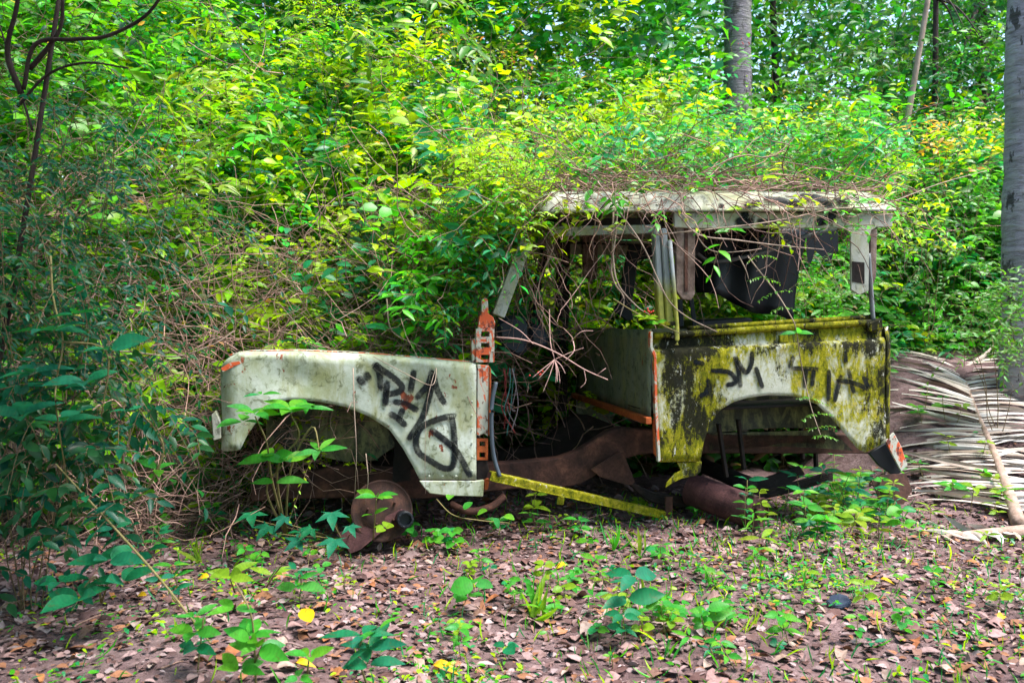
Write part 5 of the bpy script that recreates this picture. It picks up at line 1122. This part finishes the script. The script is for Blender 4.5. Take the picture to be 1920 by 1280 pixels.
def seedling(x, y, kind, sc=1.0, mat=None):
    p = onground(x, y); p.z -= .004; mat = mat or random.choice(['leaf', 'leaf', 'leaf_lime', 'leaf', 'leaf_teal', 'leaf']); o = thing('seedling', ('tall ' if sc > 1.3 else 'tiny ' if sc < .85 else 'small ') + MC[mat] + ' ' + SL[kind] + ' ' + place(x, y), 'seedling', p, 0, 'seedlings in the leaf litter')
    if kind == 'b':
        for k in range(random.randint(5, 9)): leafobj('blade', o, 'blade' if random.random() < .6 else 'sword', mat, (random.gauss(0, .012), random.gauss(0, .012), 0), rv(.4) + Vector((0, 0, 1.1)), rv(1), random.uniform(.07, .16) * sc)
        return
    h = random.uniform(.03, .13) * sc; ln = Vector((random.gauss(0, .25), random.gauss(0, .25), 1)) * h; tube('stem', [(0, 0, 0), ln * .5 + rv(.004), ln], .0016, 'stem', o, 4, True, 2)
    sh_ = {'o': 'ovate', 'l': 'lance', 'r': 'round'}[kind]
    for f in ((1.0, .6) if h > .07 else (1.0,)): whorl(o, ln * f, random.randint(3, 5), random.uniform(.035, .07) * sc * (.8 if kind == 'r' else 1), mat, sh_, .1)
for k in range(100):
    u = random.random()
    if u < .45: x, y = random.gauss(1150, 170), random.gauss(1120, 55)
    elif u < .70: x, y = random.gauss(1330, 260), random.gauss(1190, 50)
    elif u < .88: x, y = random.uniform(300, 1920), random.uniform(1020, 1275)
    else: x, y = random.uniform(330, 800), random.uniform(1015, 1090)
    if y < 1005 or y > 1278 or x < 0: continue
    seedling(x, y, random.choice('ooolrrb'), random.uniform(.6, 1.05))
for (x, y, kd, sc, mt) in ((855, 1040, 'r', 1.2, 'leaf'), (940, 1010, 'o', 1.1, 'leaf'), (1000, 985, 'o', 1.6, 'leaf_lime'), (1010, 1000, 'l', 1.4, 'leaf'), (1090, 1010, 'o', 1.6, 'leaf'), (1110, 1040, 'o', 1.3, 'leaf'), (1150, 1030, 'b', 1.2, 'leaf'), (1420, 1050, 'l', 1.8, 'leaf_lime'), (1300, 975, 'l', 1.3, 'leaf'), (1200, 960, 'r', 1.1, 'leaf_lime'), (1200, 1040, 'b', 1.0, 'leaf_lime'), (1160, 1190, 'o', 1.8, 'leaf_teal'), (1170, 1215, 'o', 1.6, 'leaf_teal'), (1480, 1215, 'o', 1.5, 'leaf'), (1320, 1180, 'o', 1.5, 'leaf'), (860, 1150, 'r', 1.6, 'leaf'), (1000, 1160, 'b', 1.3, 'leaf_lime'), (1700, 1020, 'r', 1.4, 'leaf'), (770, 1020, 'r', 1.2, 'leaf'), (810, 1030, 'r', 1.2, 'leaf'), (1020, 1165, 'l', 1.4, 'leaf')): seedling(x, y, kd, sc, mt)
SWD = {'ovate': 'oval-leaved', 'lance': 'slim-leaved', 'sword': 'long-bladed'}
for k in range(44):
    x, y = max(1400, min(1730, random.gauss(1565, 85))), max(905, min(1010, random.gauss(965, 28))); p = onground(x, y)
    h = random.uniform(.06, .26); mt = random.choice(['leaf', 'leaf', 'leaf_teal', 'leaf_lime']); sp_ = random.choice(['ovate', 'ovate', 'lance', 'sword'])
    o = thing('weed', ('tall ' if h > .19 else 'low ' if h < .11 else '') + MC[mt] + ' ' + SWD[sp_] + ' weed right of the silencer, ' + ('at its outlet' if x < 1480 else 'under the arch' if x < 1560 else 'below the tub corner' if x < 1640 else 'beside the rusty sheet') + (', front' if y > 970 else ', back'), 'weed', p, 0, 'weeds right of the silencer')
    ln = Vector((random.gauss(0, .2), random.gauss(-.1, .2), 1)) * h; tube('stem', [(0, 0, 0), ln * .5 + rv(.006), ln], .002, 'stem', o, 4, True, 2)
    for f in (1.0, .7, .4): whorl(o, ln * f, random.randint(3, 5), random.uniform(.05, .10), mt, sp_, .2)
for k in range(16):
    x, y = random.uniform(1690, 1880), random.uniform(760, 1000); p = onground(x, y); mt = random.choice(['leaf', 'leaf', 'leaf_lime']); o = thing('weed', MC[mt] + ' weed growing up through the big palm frond, ' + ('upper' if y < 880 else 'lower') + (' left' if x < 1780 else ' right'), 'weed', p, 0, 'weeds among the frond leaflets')
    h = random.uniform(.08, .2); ln = Vector((random.gauss(0, .2), random.gauss(-.1, .2), 1)) * h; tube('stem', [(0, 0, 0), ln * .5 + rv(.006), ln], .002, 'stem', o, 4, True, 2)
    for f in (1.0, .7): whorl(o, ln * f, random.randint(3, 5), random.uniform(.05, .09), mt, random.choice(['ovate', 'sword']), .2)
n = 2600
X = np.where(rng.random(n) < .6, rng.normal(1.0, .9, n), rng.uniform(-2.5, 3.3, n)); Y = 2.1 + 3 * rng.random(n); O = np.stack([X, Y, G(X, Y)], 1); L = rng.uniform(.02, .09, n)
tag(link('sparse_grass', leaf_mesh('sparse_grass', O, rng.normal(0, .5, (n, 3)) + [0, 0, .8], rng.normal(0, 1, (n, 3)), L, rng.uniform(.003, .007, n), np.array([GR, YG, BG])[rng.integers(0, 3, n)] * rng.uniform(.8, 1.3, (n, 1))), 'thicket'), 'sparse short grass coming up through the litter', None, None, 'stuff')
n = 4200                                  # tiny ground-cover leaves in patches
ctr = np.stack([rng.uniform(-2.4, 3.0, 60), rng.uniform(2.1, 4.7, 60)], 1); i = rng.integers(0, 60, n); XY = ctr[i] + rng.normal(0, .12, (n, 2)); L = rng.uniform(.012, .035, n)
O = np.stack([XY[:, 0], XY[:, 1], G(XY[:, 0], XY[:, 1]) + rng.uniform(.005, .04, n)], 1)
tag(link('ground_cover', leaf_mesh('ground_cover', O, rng.normal(0, 1, (n, 3)) * [1, 1, .25], rng.normal(0, .3, (n, 3)) + [0, 0, 1], L, L * .55, np.array([GR, YG, BG])[rng.integers(0, 3, n)] * rng.uniform(.8, 1.3, (n, 1))), 'thicket'), 'patches of tiny green ground cover on the path', None, None, 'stuff')
